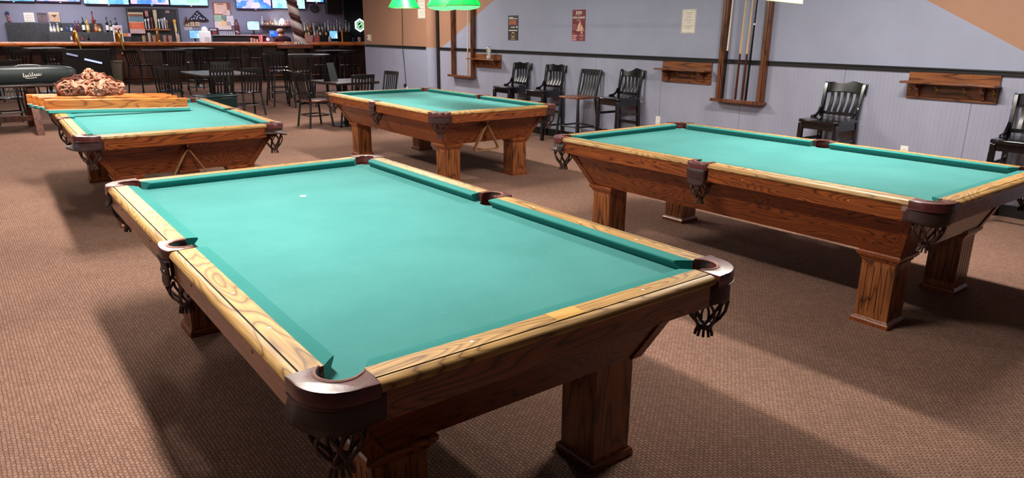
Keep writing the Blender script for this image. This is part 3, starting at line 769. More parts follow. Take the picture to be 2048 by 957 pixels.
for r in range(5):
    for c_ in range(r+1):
        yy = 7.765-(c_-r/2)*0.034; zz = 1.705-r*0.026
        b.prism([(0.015*cos(a), 0.015*sin(a)) for a in [2*pi*i/10 for i in range(10)]], 0, 0.002, m=k % 4); k += 1
        for i in range(-20, 0): v = b.v[i]; b.v[i] = Vector((XW-0.003-v.z, yy+v.x, zz+v.y))
at0(b.build('ball_triangle', balls, t), t)
pinkp = plain('pink_print', s2l(206, 150, 146), 0.5)
b = MB()
for z, wd, h, y in ((1.675, 0.09, 0.006, 7.88), (1.655, 0.08, 0.006, 7.88), (1.632, 0.07, 0.006, 7.885), (1.61, 0.05, 0.006, 7.89), (1.555, 0.05, 0.004, 7.895), (1.525, 0.10, 0.020, 7.87), (1.500, 0.085, 0.014, 7.88), (1.480, 0.09, 0.010, 7.88), (1.463, 0.095, 0.012, 7.88),
                    (1.53, 0.09, 0.010, 7.725), (1.515, 0.06, 0.005, 7.725), (1.49, 0.08, 0.006, 7.725), (1.47, 0.07, 0.006, 7.725)): sheet(b, y, z, wd, h, e=0.002)
b.box((XW-0.004, 7.725, 1.567), (0.003, 0.035, 0.03)); at0(b.build('small_print', pinkp, t), t)
def notice(y, z, wd, h, label, lines):
    t = empty('notice', (XW, y, z-h/2), 0, label, 'paper notice')
    b = MB(); sheet(b, y, z, wd, h); at0(b.build('sheet', paper_m, t), t)
    b = MB(); n = plain('grey_print', s2l(150, 146, 142), 0.7)
    for q, l in lines: sheet(b, y, z+q*h, wd*l, 0.005, e=0.002)
    at0(b.build('lettering', n, t), t)
    b = MB()
    for s in (1, -1): sheet(b, y+s*wd*0.46, z, 0.004, h*0.94, e=0.001); sheet(b, y, z+s*h*0.47, wd*0.92, 0.004, e=0.001)
    at0(b.build('border', plain('grey_print', s2l(150, 146, 142), 0.7), t), t); return t
notice(5.822, 1.715, 0.215, 0.285, 'white framed paper notice left of the cue rack', [(0.36, 0.5), (0.28, 0.3), (0.18, 0.4), (0.06, 0.6), (-0.03, 0.3), (-0.2, 0.6), (-0.28, 0.35)])
notice(12.12, 2.02, 0.34, 0.44, 'cream paper notice on the orange wall behind the green lamp', [(0.2, 0.5), (0.05, 0.5), (-0.1, 0.5), (-0.25, 0.5), (-0.36, 0.4)])

def plate(y, z, label, kind, name):
    t = empty(name, (XW, y, z-0.06), 0, label, kind)
    b = MB(); b.box((-0.003, 0, 0.06), (0.006, 0.075, 0.12)); b.build('cover_plate', white_m, t, bevel=0.002)
    b = MB()
    if kind == 'outlet':
        for s in (0.035, 0.085): b.box((-0.0068, 0, s), (0.003, 0.034, 0.028)); b.box((-0.0085, 0.006, s), (0.001, 0.003, 0.012), m=1); b.box((-0.0085, -0.006, s), (0.001, 0.003, 0.012), m=1)
        b.build('receptacle', [white_m, ink_m], t)
    else:
        b.box((-0.010, 0, 0.06), (0.016, 0.03, 0.03)); b.build('sensor', ink_m, t, bevel=0.003)
    return t
plate(6.205, 0.45, 'white outlet low on the wall beside the last wall stool', 'outlet', 'wall_outlet')
plate(3.05, 0.46, 'white outlet showing just above the far rail of the right table', 'outlet', 'wall_outlet')
plate(12.82, 0.43, 'white outlet with a black plug at the end of the hanging cord', 'outlet', 'wall_outlet')
t = empty('wall_switch', (XW, 14.33, 1.35), 0, 'small pale thermostat box at the left end of the orange wall', 'thermostat')
b = MB(); b.box((-0.004, 0, 0.065), (0.008, 0.17, 0.14)); b.build('back_plate', cream_m, t, bevel=0.003)
b = MB(); b.box((-0.018, 0.03, 0.07), (0.028, 0.085, 0.10)); b.build('housing', white_m, t, bevel=0.006)
b = MB(); b.lathe([(0.018, 0), (0.018, 0.004)], (0, 0, 0), 12)
for i, v in enumerate(b.v): b.v[i] = Vector((-0.032-v.z, 0.03+v.x, 0.075+v.y))
b.build('dial', ink_m, t)
t = empty('power_cord', (XW, 12.88, 0.47), 0, 'thin dark cord running down the orange and blue wall to an outlet', 'cord')
b = MB(); b.tube([(-0.008, 0.0, 2.4), (-0.008, 0.0, 1.5), (-0.034, -0.01, TRIM-0.47+0.03), (-0.034, -0.01, TRIM-0.47-0.03), (-0.008, -0.015, 0.4), (-0.010, -0.05, 0.06)], 0.006, 6); b.build('cable', black_pl, t)
b = MB(); b.box((-0.03, -0.05, 0.03), (0.04, 0.05, 0.07)); b.build('plug', black_pl, t, bevel=0.006)

# ------------------------------------------------------------------ chairs (local: +y is the front of the seat)
def post_path(b, pts, w, m=0): b.loft([[(x-w[0]/2, y-w[1]/2, z), (x+w[0]/2, y-w[1]/2, z), (x+w[0]/2, y+w[1]/2, z), (x-w[0]/2, y+w[1]/2, z)] for x, y, z in pts], m=m)
def schoolhouse_stool():
    t = empty('bar_stool', (0, 0, 0)); S = 0.735
    b = MB(); P = [(-0.21, -0.19), (0.21, -0.19), (0.225, 0.10), (0.22, 0.20), (0.10, 0.225), (-0.10, 0.225), (-0.22, 0.20), (-0.225, 0.10)]
    b.prism(P, S-0.035, S); b.build('seat', black_gl, t, bevel=0.010, seg=3)
    for s in (1, -1):
        b = MB(); post_path(b, [(s*0.195, 0.19, 0), (s*0.192, 0.185, S-0.04)], (0.045, 0.045)); b.build('leg', black_gl, t, bevel=0.004)
        b = MB(); post_path(b, [(s*0.195, -0.225, 0), (s*0.192, -0.185, S-0.10), (s*0.192, -0.178, S-0.02)], (0.042, 0.042)); b.build('leg', black_gl, t, bevel=0.004)
        b = MB(); post_path(b, [(s*0.192, -0.176, S-0.02), (s*0.195, -0.185, S+0.10), (s*0.205, -0.232, S+0.355)], (0.036, 0.030)); b.build('back_post', black_gl, t, bevel=0.004)
        b = MB()   # curved hip brace from seat to post
        pts = [(s*0.205, -0.02, S+0.006), (s*0.205, -0.09, S+0.014), (s*0.204, -0.14, S+0.045), (s*0.202, -0.170, S+0.115)]
        b.tube(pts, [0.016, 0.017, 0.016, 0.012], 8); b.build('hip_brace', black_gl, t, smooth=True)
        b = MB(); post_path(b, [(s*0.193, 0.0, S-0.10), (s*0.193, 0.0, S-0.035)], (0.022, 0.36)); b.build('apron', black_gl, t)
        for z in (0.22, 0.52):
            b = MB(); b.box((s*0.194, -0.01, z), (0.022, 0.36, 0.032)); b.build('stretcher', black_gl, t, bevel=0.003)
    b = MB(); b.box((0, 0.182, S-0.065), (0.35, 0.022, 0.065)); b.build('apron', black_gl, t)
    b = MB(); b.box((0, 0.188, 0.30), (0.36, 0.024, 0.040)); b.build('foot_rail', black_gl, t, bevel=0.003)
    b = MB(); b.box((0, -0.205, 0.40), (0.36, 0.022, 0.032)); b.build('stretcher', black_gl, t, bevel=0.003)
    b = MB(); rings = []   # arched crest rail
    for i in range(17):
        u = -1+2*i/16; x = 0.228*u
        arch = 0.030*cos(u*pi*0.5)**2+(0.006 if abs(u) > 0.94 else 0)
        y = -0.232-0.022*(1-u*u); z1 = S+0.355+arch; z0 = S+0.255+0.010*cos(u*pi*0.5)
        rings.append([(x, y-0.014, z0+0.0), (x, y+0.010, z0), (x, y-0.006, z1), (x, y-0.030, z1)])
    b.loft(rings); b.build('crest_rail', black_gl, t, bevel=0.004)
    b = MB(); b.box((0, -0.180, S+0.045), (0.36, 0.024, 0.034)); b.build('bottom_rail', black_gl, t, bevel=0.003)
    for k in range(5):
        x = -0.128+0.064*k; x1 = x*1.08
        b = MB(); rings = []
        for i in range(7):
            u = i/6; xx = x+(x1-x)*u; yy = -0.180-0.052*u-0.020*sin(pi*u)-0.018*u; zz = S+0.05+0.215*u
            rings.append([(xx-0.016, yy-0.006, zz), (xx+0.016, yy-0.006, zz), (xx+0.016, yy+0.006, zz), (xx-0.016, yy+0.006, zz)])
        b.loft(rings); b.build('slat', black_sl, t, smooth=True)
    return t
def slat_chair(S, top, seat_mat, name, slats=6):
    t = empty(name, (0, 0, 0)); H = top-S
    b = MB(); P = [(-0.19, -0.18), (0.19, -0.18), (0.215, 0.12), (0.19, 0.20), (-0.19, 0.20), (-0.215, 0.12)]
    b.prism(P, S-0.028, S); b.build('seat', seat_mat, t, bevel=0.008)
    sp = 1.0+0.12*(S/0.45)
    for s in (1, -1):
        b = MB(); b.tube([(s*0.185*sp, 0.19*sp, 0), (s*0.175, 0.165, S-0.028)], 0.0175, 8); b.build('leg', black_me, t, smooth=True)
        b = MB(); b.tube([(s*0.185*sp, -0.20*sp, 0), (s*0.178, -0.165, S-0.028)], 0.0175, 8); b.build('leg', black_me, t, smooth=True)
        b = MB(); b.tube([(s*0.178, -0.165, S-0.03), (s*0.185, -0.18, S+0.08), (s*0.195, -0.245, top-0.01)], 0.0175, 8); b.build('back_post', black_me, t, smooth=True)
    zr = 0.20 if S < 0.6 else 0.28
    b = MB(); k = 1-zr/S
    pts = [(0.178+0.02*k, 0.17+0.015*k), (-0.178-0.02*k, 0.17+0.015*k), (-0.178-0.02*k, -0.17-0.02*k), (0.178+0.02*k, -0.17-0.02*k)]
    ring = []
    for i in range(4):
        p, q, r = Vector(pts[i-1]), Vector(pts[i]), Vector(pts[(i+1) % 4])
        for v, u in ((p, 0.12), (r, 0.12)): ring.append((q+(v-q)*u))
    b.tube([(v.x, v.y, zr) for v in ring], 0.012, 6, closed=True); b.build('foot_ring', black_me, t, smooth=True)
    b = MB(); rings = []
    for i in range(9):
        u = -1+i/4; y = -0.243-0.018*(1-u*u)
        rings.append([(0.205*u, y-0.010, top-0.062), (0.205*u, y+0.008, top-0.062), (0.205*u, y+0.004, top), (0.205*u, y-0.014, top)])
    b.loft(rings); b.build('top_rail', black_me, t, bevel=0.003)
    for i in range(slats):
        x = -0.14+0.28*i/(slats-1); b = MB()
        b.loft([[(x-0.0145, -0.168-0.075*u-0.014*sin(pi*u)-0.010*u-0.004, S-0.02+(H-0.025)*u), (x+0.0145, -0.168-0.075*u-0.014*sin(pi*u)-0.010*u-0.004, S-0.02+(H-0.025)*u), (x+0.0145, -0.168-0.075*u-0.014*sin(pi*u)-0.010*u+0.004, S-0.02+(H-0.025)*u), (x-0.0145, -0.168-0.075*u-0.014*sin(pi*u)-0.010*u+0.004, S-0.02+(H-0.025)*u)] for u in (0, 0.25, 0.5, 0.75, 1)])
        b.build('slat', black_me, t, smooth=True)
    return t
PROTO = {}
def place(kind, make, x, y, rz, label, cat, group=None, z=0):
    if kind not in PROTO: PROTO[kind] = make(); o = PROTO[kind]
    else: o = copy_tree(PROTO[kind])
    o.location = (x, y, z); o.rotation_euler = (0, 0, rz)
    for k in ('group',):
        if k in o: del o[k]
    tag(o, label, cat, group); return o
R90 = pi/2
gws = 'black wooden stools along the blue wall'
sx_ = 7.115
def wstool(y, label, rz=0.0): return place('school', schoolhouse_stool, sx_, y, R90+rz, label, 'bar stool', gws)
wstool(9.05, 'glossy black arched back stool, leftmost of the four by the wall')
wstool(8.24, 'glossy black arched back stool, second from the left along the wall')
wstool(6.70, 'glossy black arched back stool right of the brown seated stool', radians(-4))
wstool(3.73, 'glossy black arched back stool standing alone between two hook shelves', radians(-2))
wstool(1.97, 'glossy black arched back stool cut off by the right edge of the photo', radians(2))
place('brownstool', lambda: slat_chair(0.70, 1.065, seatw_m, 'bar_stool', 6), 7.07, 7.44, R90, 'black slat back stool with a brown wooden seat along the wall', 'bar stool', gws)

gch = 'black slat back chairs in the dining area'
mk_lo = lambda: slat_chair(0.45, 0.90, seatw_m, 'dining_chair', 6)
mk_lb = lambda: slat_chair(0.45, 0.89, black_gl, 'dining_chair', 6)
mk_hi = lambda: slat_chair(0.74, 1.08, black_gl, 'bar_stool', 5)
place('lo', mk_lo, 4.84, 11.52, -R90+0.10, 'black slat chair with a brown seat, sideways left of the dark dining table', 'chair', gch)
place('lb', mk_lb, 5.32, 10.90, 0.05, 'black chair pushed up to the near side of the square dining table', 'chair', gch)
place('lb', mk_lb, 5.97, 11.30, R90+0.1, 'black slat chair against the blue wall side of the square dining table', 'chair', gch)
place('lb', mk_lb, 4.49, 13.80, 0.12, 'black slat chair seen from behind, right one of the pair at the long table', 'chair', gch)
place('lb', mk_lb, 3.97, 13.72, -0.08, 'black slat chair seen from behind, left one of the pair at the long table', 'chair', gch)
place('lb', mk_lb, 3.40, 14.95, -0.25, 'black chair with a shiny top rail at the left of the long table', 'chair', gch)
place('lb', mk_lb, 4.72, 16.15, pi-0.3, 'black chair on the far side of the long dark table', 'chair', gch)
gst = 'tall black slat back stools around the high tables'
place('hi', mk_hi, 5.64, 15.20, -R90, 'tall black stool in profile left of the round high table', 'bar stool', gst)
place('hi', mk_hi, 5.92, 14.72, -0.1, 'tall black stool on the near side of the round high table', 'bar stool', gst)
place('hi', mk_hi, 6.15, 16.60, -0.5, 'tall black stool behind the round high table', 'bar stool', gst)
place('hi', mk_hi, 3.78, 19.35, -R90+0.6, 'tall black stool at the left of the high table before the brown panel', 'bar stool', gst)
place('hi', mk_hi, 4.45, 18.95, 0.15, 'tall black stool at the near side of the high table before the brown panel', 'bar stool', gst)
place('hi', mk_hi, 5.30, 20.10, 0.2, 'tall black stool right of the high table before the brown panel', 'bar stool', gst)
place('hi', mk_hi, 1.50, 20.70, 0.1, 'tall black stool left of the far left high table', 'bar stool', gst)
place('hi', mk_hi, 2.15, 20.80, -0.1, 'tall black stool in front of the far left high table', 'bar stool', gst)
place('lb', mk_lb, 0.22, 14.85, pi-0.1, 'left black chair on the far side of the green case table', 'chair', gch)
place('lb', mk_lb, 0.78, 14.80, pi+0.1, 'right black chair on the far side of the green case table', 'chair', gch)
place('lb', mk_lb, 1.15, 19.6, 0.1, 'black chair at the far left edge of the photo', 'chair', gch)
place('hi', mk_hi, 7.55, 17.10, 0.3, 'tall black stool in the dark corner left of the orange wall', 'bar stool', gst)
place('hi', mk_hi, 8.10, 16.90, -0.2, 'tall black stool hard against the end of the orange wall', 'bar stool', gst)

# tables of the dining area
def square_table(x, y, sx, sy, H, rz, label, mat=tabw_m, round_base=True):
    t = empty('high_table' if H > 0.9 else 'dining_table', (x, y, 0), rz, label, 'table')
    b = MB(); b.box((0, 0, H-0.02), (sx, sy, 0.04)); b.build('table_top', mat, t, bevel=0.008)
    for k in ((0,) if sy < 1.3 else (-sy*0.3, sy*0.3)):
        b = MB(); b.tube([(0, k, 0.03), (0, k, H-0.04)], 0.045, 12); b.build('column', black_me, t, smooth=True)
        b = MB(); b.lathe([(0.27, 0), (0.275, 0.015), (0.10, 0.04), (0.05, 0.07)], (0, k, 0), 20); b.build('base', black_me, t, smooth=True)
    return t
square_table(5.36, 11.42, 0.80, 0.95, 0.75, 0.06, 'dark square dining table in front of the blue wall end')
square_table(4.25, 14.80, 1.00, 1.65, 0.755, 0.0, 'long dark dining table behind the left pool table')
square_table(4.50, 20.0, 0.75, 0.75, 1.06, 0.35, 'high table with a pale top before the brown bar panel')
square_table(5.60, 21.4, 0.80, 0.80, 1.06, 0.1, 'high table with a bluish shine close to the bar')
square_table(2.10, 21.7, 0.80, 0.80, 1.09, 0.1, 'far left high table close to the bar')
square_table(8.20, 17.9, 0.75, 0.75, 1.06, 0.2, 'high table in the dark behind the orange wall end')
t = empty('high_table', (6.38, 15.30, 0), 0, 'round high table with a pale worn edge', 'table')
b = MB(); b.lathe([(0.43, 0), (0.45, 0.006), (0.45, 0.034), (0.44, 0.04)], (0, 0, 1.02), 28); b.build('table_top', tabw_m, t, smooth=True)
b = MB(); b.tube([(0, 0, 0.03), (0, 0, 1.02)], 0.045, 12); b.build('column', black_me, t, smooth=True)
b = MB()
for k in range(4):
    a = k*pi/2+0.5; b.box((0.2*cos(a), 0.2*sin(a), 0.03), (0.42, 0.07, 0.05), rz=a)
b.build('base', black_me, t, bevel=0.006)
# dark folded menu stand on the square dining table
t = empty('menu_stand', (5.16, 11.38, 0.75), 0.5, 'tall dark folded menu standing on the square dining table', 'menu')
b = MB(); quad_slab(b, [(-0.10, 0, 0), (0.10, 0, 0), (0.09, 0.07, 0.30), (-0.09, 0.07, 0.30)], 0.006, (0, 1, 0)); b.build('front_panel', plain('menu_grey', s2l(44, 52, 54), 0.45), t)
b = MB(); quad_slab(b, [(-0.10, 0.15, 0), (0.10, 0.15, 0), (0.09, 0.08, 0.30), (-0.09, 0.08, 0.30)], 0.006, (0, -1, 0)); b.build('back_panel', black_pl, t)
t = empty('storage_case', (3.62, 12.85, 0), 0.1, 'dark green case on the floor behind the left pool table', 'case')
b = MB(); b.box((0, 0, 0.23), (0.62, 0.36, 0.46)); b.build('body', plain('deep_green', s2l(16, 40, 40), 0.35), t, bevel=0.02)
b = MB(); b.box((0, 0, 0.475), (0.64, 0.38, 0.03)); b.build('lid', plain('deep_green2', s2l(22, 52, 52), 0.3), t, bevel=0.01)

# long dark table with the green case, at the left
t = empty('long_table', (0.30, 13.62, 0), 0, 'dark wooden table at the left carrying the green case', 'table')
b = MB(); b.box((0, 0, 0.725), (2.7, 0.86, 0.035)); b.build('table_top', tabw_m, t, bevel=0.008)
for sx in (0.72, -0.9):
    b = MB(); quad_slab(b, [(sx-0.05, -0.70, 0.0), (sx+0.05, -0.70, 0.0), (sx+0.05, -0.30, 0.705), (sx-0.05, -0.30, 0.705)], 0.07, (0, 1, 0)); b.build('leg', barl_m, t, bevel=0.005)
    b = MB(); quad_slab(b, [(sx-0.05, 0.66, 0.0), (sx+0.05, 0.66, 0.0), (sx+0.05, 0.32, 0.705), (sx-0.05, 0.32, 0.705)], 0.07, (0, -1, 0)); b.build('leg', barl_m, t, bevel=0.005)
    b = MB(); b.box((sx, 0, 0.66), (0.10, 0.74, 0.07)); b.build('crossbar', barl_m, t, bevel=0.004)
b = MB(); b.box((-0.1, 0, 0.20), (1.6, 0.05, 0.08)); b.build('stretcher', barl_m, t, bevel=0.004)
t = empty('soft_case', (0.45, 13.48, 0.7425), 0, 'long dark green soft case with white handwriting lying on the dark table', 'case')
b = MB(); rings = []
for x, sc, zs in ((-1.3, 1, 1), (0.2, 1, 1), (0.85, 1.0, 1.0), (1.05, 0.97, 0.96), (1.17, 0.80, 0.88), (1.23, 0.42, 0.72)):
    rings.append([(x, 0.15*sc*math.copysign(abs(cos(a))**0.55, cos(a)), 0.004+0.135*zs*(1+math.copysign(abs(sin(a))**0.55, sin(a)))) for a in [2*pi*i/16 for i in range(16)]])
b.loft(rings); b.build('bag', case_m, t, smooth=True)
b = MB(); b.tube([(-1.3, -0.035, 0.268), (0.9, -0.035, 0.268), (1.12, -0.02, 0.25)], 0.007, 6); b.build('zip', black_pl, t)
b = MB(); b.tube([(0.42, -0.05, 0.262), (0.48, -0.06, 0.282), (0.60, -0.065, 0.288), (0.72, -0.06, 0.280), (0.77, -0.05, 0.262)], 0.016, 8, flat=0.6); b.build('handle', plain('grey_strap', s2l(150, 150, 156), 0.5), t, smooth=True)
b = MB(); pts = []
for i in range(110):
    u = i/109; ph = u*2*pi*8.5
    big = 1.9 if u < 0.08 or 0.42 < u < 0.53 else 0.85
    pts.append((0.50+0.24*u+0.010*sin(ph), -0.1525, 0.108+0.022*u+0.016*big*(1-cos(ph))))
b.tube(pts, 0.0042, 4)
b.tube([(0.53, -0.1525, 0.092), (0.60, -0.1525, 0.088), (0.68, -0.1525, 0.102)], 0.003, 4)
b.build('handwriting', white_m, t)

# ------------------------------------------------------------------ pool table lamp, cream hanging panel
def green_lamp():
    t = empty('pool_lamp', (4.55, 7.33, 1.80), 0, 'hanging lamp with three lit green glass shades over a pool table', 'lamp')
    mt, nt, bs = nodes_of('lit_green_glass')
    n = noise(nt, coords(nt), 6, 2)
    nt.links.new(ramp(nt, n, [(0.3, (0.0, 0.42, 0.05)), (0.7, (0.01, 0.50, 0.08))]), bs.inputs['Base Color'])
    bs.inputs['Roughness'].default_value = 0.4; bs.inputs['Emission Color'].default_value = (0.0, 0.72, 0.085, 1); bs.inputs['Emission Strength'].default_value = 0.5
    inner = emis('lit_inner_glass', (0.35, 1.0, 0.45), 1.0)
    b = MB(); b.tube([(0, -0.85, 0.42), (0, 0.85, 0.42)], 0.014, 10); b.build('bar', brass_m, t, smooth=True)
    for y in (-0.5, 0.5):
        b = MB(); b.tube([(0, y, 0.42), (0, y, CEIL-1.80)], 0.006, 6); b.build('chain', brass_m, t)
    for y in (-0.70, -0.31, 0.58):
        b = MB(); N = 8
        prof = [(0.19, 0.045), (0.186, 0.055), (0.15, 0.12), (0.10, 0.20), (0.065, 0.27), (0.05, 0.29)]
        for i, (r, z) in enumerate(prof): pass
        rings = [[Vector((r*(1+(0.0 if i > 1 else 0.012*cos(8*(2*pi*k/32))))*cos(2*pi*k/32), y+r*sin(2*pi*k/32), z)) for k in range(32)] for i, (r, z) in enumerate(prof)]
        vs = [p for r in rings for p in r]
        b.add(vs, [(i*32+j, i*32+(j+1) % 32, (i+1)*32+(j+1) % 32, (i+1)*32+j) for i in range(len(prof)-1) for j in range(32)], 0)
        s = b.build('shade', [mt], t, smooth=True)
        b = MB(); rings = [[Vector((max(0.01, r-0.005)*cos(2*pi*k/32), y+max(0.01, r-0.005)*sin(2*pi*k/32), z+0.001)) for k in range(32)] for r, z in prof]
        b.add([p for r in rings for p in r], [(i*32+j, i*32+(j+1) % 32, (i+1)*32+(j+1) % 32, (i+1)*32+j) for i in range(len(prof)-1) for j in range(32)], 0)
        b.build('shade_lining', [inner], s, smooth=True)
        b = MB(); b.tube([(0.19*cos(a), y+0.19*sin(a), 0.045) for a in [2*pi*k/32 for k in range(32)]], 0.004, 6, closed=True); b.build('rim', brass_m, s)
        b = MB()
        for k in range(8):
            a = 2*pi*k/8+0.2; b.tube([(r*1.005*cos(a), y+r*1.005*sin(a), z) for r, z in prof], 0.0025, 4)
        b.build('rib', brass_m, s)
        if y < 0.3:
            b = MB(); b.lathe([(0.02, 0.0), (0.08, 0.004), (0.14, 0.016), (0.175, 0.032), (0.188, 0.046)], (0, y, 0), 28); b.build('diffuser', emis('lit_pale_green', (0.18, 1.0, 0.32), 1.15), t, smooth=True)
        b = MB(); b.lathe([(0.012, -0.03), (0.03, 0.0), (0.03, 0.03), (0.015, 0.06)], (0, y, 0.16), 12); b.build('bulb', emis('bulb_glow', (1, 0.9, 0.7), 8.0), t, smooth=True)
        b = MB(); b.tube([(0, y, 0.22), (0, y, 0.42)], 0.018, 10); b.build('stem', brass_m, t, smooth=True)
        l = bpy.data.lights.new('bulb_light', 'POINT'); l.energy = 1.2; l.color = (1, 0.92, 0.78); l.shadow_soft_size = 0.03
        lo = bpy.data.objects.new('bulb_light', l); COL.objects.link(lo); lo.location = (0, y, 0.10); lo.parent = t
    return t
green_lamp()
t = empty('hanging_panel', (4.817, 2.976, 1.80), radians(13.6), 'slim cream panel hanging over the right pool table', 'lamp')
cream_l = emis('glowing_cream', (1.0, 0.88, 0.74), 0.75)  # flat panel; glow added to keep it bright cream
b = MB(); b.box((0, 0, 0.15), (0.80, 0.020, 0.29)); b.build('panel', cream_l, t)
b = MB(); b.box((0, 0, 0.003), (0.81, 0.026, 0.008)); b.box((0.402, 0, 0.15), (0.008, 0.026, 0.30)); b.box((-0.402, 0, 0.15), (0.008, 0.026, 0.30)); b.box((0, 0, 0.297), (0.81, 0.026, 0.010)); b.build('edge_frame', cream_m, t)
for x in (-0.3, 0.3):
    b = MB(); b.tube([(x, 0, 0.30), (x, 0, CEIL-1.80)], 0.004, 6); b.build('chain', brass_m, t)

# ------------------------------------------------------------------ the bar at the far end (bar frame: u along the counter, d behind its front edge)
P0 = Vector((1.38, 24.5, 0)); UB = Vector((0.9684, -0.2494, 0)); DB = Vector((0.2494, 0.9684, 0)); RB = math.atan2(-0.2494, 0.9684)
def bp(u, d, z): return P0+UB*u+DB*d+Vector((0, 0, z))
def on_bar(px, py, d):
    r = FWD+RT*((px-1024)/FPX)-UP*((py-478.5)/FPX); O = Vector((0, 0, EYE))
    k = ((P0+DB*d)-O).dot(DB)/r.dot(DB); p = O+r*k-P0
    return p.dot(UB), p.z
def broot(name, u, d, z, label, cat, group=None): return empty(name, bp(u, d, z), RB, label, cat, group)
CTOP = 1.185; CBACK = 0.95; DW = 2.70
b = MB(); b.T = Matrix.Translation(P0) @ Matrix.Rotation(RB, 4, 'Z')
u0 = on_bar(689, 40, DW)[0]
b.box(((u0-9)/2, DW+0.05, CEIL/2), (u0+9, 0.1, CEIL)); b.box((u0+3.5, DW+0.05, CEIL/2), (7, 0.1, CEIL), m=1)
struct(b.build('wall_back', [wpaint('bar_wall_paint', s2l(128, 128, 148)), plain('dark_navy_paint', (0.012, 0.013, 0.022), 0.7)]))
t = broot('bar_counter', 0, 0, 0, 'long bar counter with a glossy orange wooden top', 'bar counter')
U0, U1 = -6.0, 12.4
b = MB(); b.box(((U0+U1)/2, 0.36, CTOP-0.035), (U1-U0, 0.72, 0.07)); b.tube([(U0, 0.0, CTOP-0.062), (U1, 0.0, CTOP-0.062)], 0.060, 14); b.build('counter_top', bar_m, t, bevel=0.01)
b = MB(); b.box(((U0+U1)/2, 0.45, (CTOP-0.07)/2), (U1-U0, 0.44, CTOP-0.075)); b.build('body', barf_m, t)
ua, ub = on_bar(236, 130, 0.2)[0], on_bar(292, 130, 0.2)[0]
b = MB(); b.box(((ua+ub)/2, 0.215, 0.56), (ub-ua, 0.03, 1.08)); fp = b.build('lit_panel', barl_m, t, bevel=0.004); fp['label'] = 'reddish brown front panel'  # lighter brown wood stands for light falling on this stretch
for k in range(13):
    u = U0+0.7+k*1.4
    if ua-0.75 < u < ub+0.7: continue
    b = MB(); b.box((u, 0.222, 0.60), (1.22, 0.02, 0.86)); b.build('front_panel', barf_m, t, bevel=0.006)
b = MB(); b.tube([(U0, 0.05, 0.16), (U1, 0.05, 0.16)], 0.022, 8)
for k in range(12): b.tube([(U0+0.5+1.6*k, 0.05, 0.16), (U0+0.5+1.6*k, 0.23, 0.10)], 0.014, 6)
b.build('foot_rail', copper_m, t, smooth=True)
t = broot('back_counter', 0, 0, 0, 'dark back counter along the wall behind the bar', 'counter')
b = MB(); b.box(((U0+U1)/2, 2.33, CBACK-0.02), (U1-U0, 0.56, 0.04)); b.build('counter_top', plain('back_counter_top', (0.05, 0.05, 0.055), 0.25), t, bevel=0.005)
b = MB(); b.box(((U0+U1)/2, 2.40, (CBACK-0.04)/2), (U1-U0, 0.54, CBACK-0.05)); b.build('body', black_pl, t)
def rect(px0, px1, py0, py1, d):
    (ua, z1), (ub, z0) = on_bar(px0, py0, d), on_bar(px1, py1, d); return (ua+ub)/2, (z0+z1)/2, ub-ua, z1-z0
def flat_item(name, px0, px1, py0, py1, label, cat, mat, d=DW, dep=0.02, part='sheet', group=None, bevel=0.0, extra=None):
    u, z, wd, h = rect(px0, px1, py0, py1, d-dep)
    t = broot(name, u, d-dep/2, z-h/2, label, cat, group)
    b = MB(); b.box((0, 0, h/2), (wd, dep, h)); b.build(part, mat, t, bevel=bevel)
    t['_w'] = wd; t['_h'] = h; t['_d'] = dep
    return t
def on_face(t, part, fx0, fx1, fz0, fz1, mat, e=0.004, label=None):
    wd, h, dep = t['_w'], t['_h'], t['_d']
    b = MB(); b.box((wd*((fx0+fx1)/2-0.5), -dep/2-e/2, h*(fz0+fz1)/2), (wd*(fx1-fx0), e, h*(fz1-fz0))); o = b.build(part, mat, t)
    if label: o['label'] = label
    return o
# back board with stepped bottle shelf on the left
u, z, wd, h = rect(10, 208, 45, 84, 2.62)
t = broot('back_board', u, 2.64, CBACK, 'charcoal board on the wall behind the left bottles', 'board')
b = MB(); b.box((0, 0, (z+h/2-CBACK)/2), (wd, 0.06, z+h/2-CBACK)); b.build('panel', char_m, t, bevel=0.005)
ZS = on_bar(150, 64.5, 2.3)[1]
ua, ub = on_bar(96, 60, 2.3)[0], on_bar(240, 60, 2.3)[0]
t = broot('bottle_shelf', (ua+ub)/2, 2.42, CBACK, 'black stepped bottle shelf at the left of the back counter', 'shelf')
b = MB(); b.box((0, 0, (ZS-CBACK)/2), (ub-ua, 0.36, ZS-CBACK)); b.box((-0.30, -0.20, (ZS-CBACK)*0.25), (ub-ua-0.6, 0.10, (ZS-CBACK)*0.5)); b.build('riser', char_m, t, bevel=0.004)
BPROF = {'wine': [(0.034, 0), (0.038, 0.01), (0.038, 0.18), (0.032, 0.205), (0.015, 0.235), (0.014, 0.29), (0.016, 0.292), (0.016, 0.31)],
         'square': [(0.042, 0), (0.045, 0.008), (0.045, 0.16), (0.036, 0.185), (0.016, 0.20), (0.014, 0.25), (0.019, 0.252), (0.019, 0.28)],
         'tall': [(0.032, 0), (0.036, 0.01), (0.035, 0.21), (0.026, 0.25), (0.014, 0.275), (0.013, 0.33), (0.017, 0.332), (0.017, 0.36)]}
GL = {'clear': glassy('clear_glass', s2l(196, 196, 206)), 'amber': glassy('amber_glass', s2l(160, 92, 48)), 'green': glassy('green_glass', s2l(40, 62, 44)), 'dark': glassy('dark_glass', s2l(24, 20, 26)),
      'blue': glassy('blue_glass', s2l(60, 84, 140)), 'gold': glassy('gold_glass', s2l(196, 158, 72)), 'red': glassy('red_glass', s2l(140, 44, 50)), 'purple': glassy('purple_glass', s2l(104, 60, 76))}
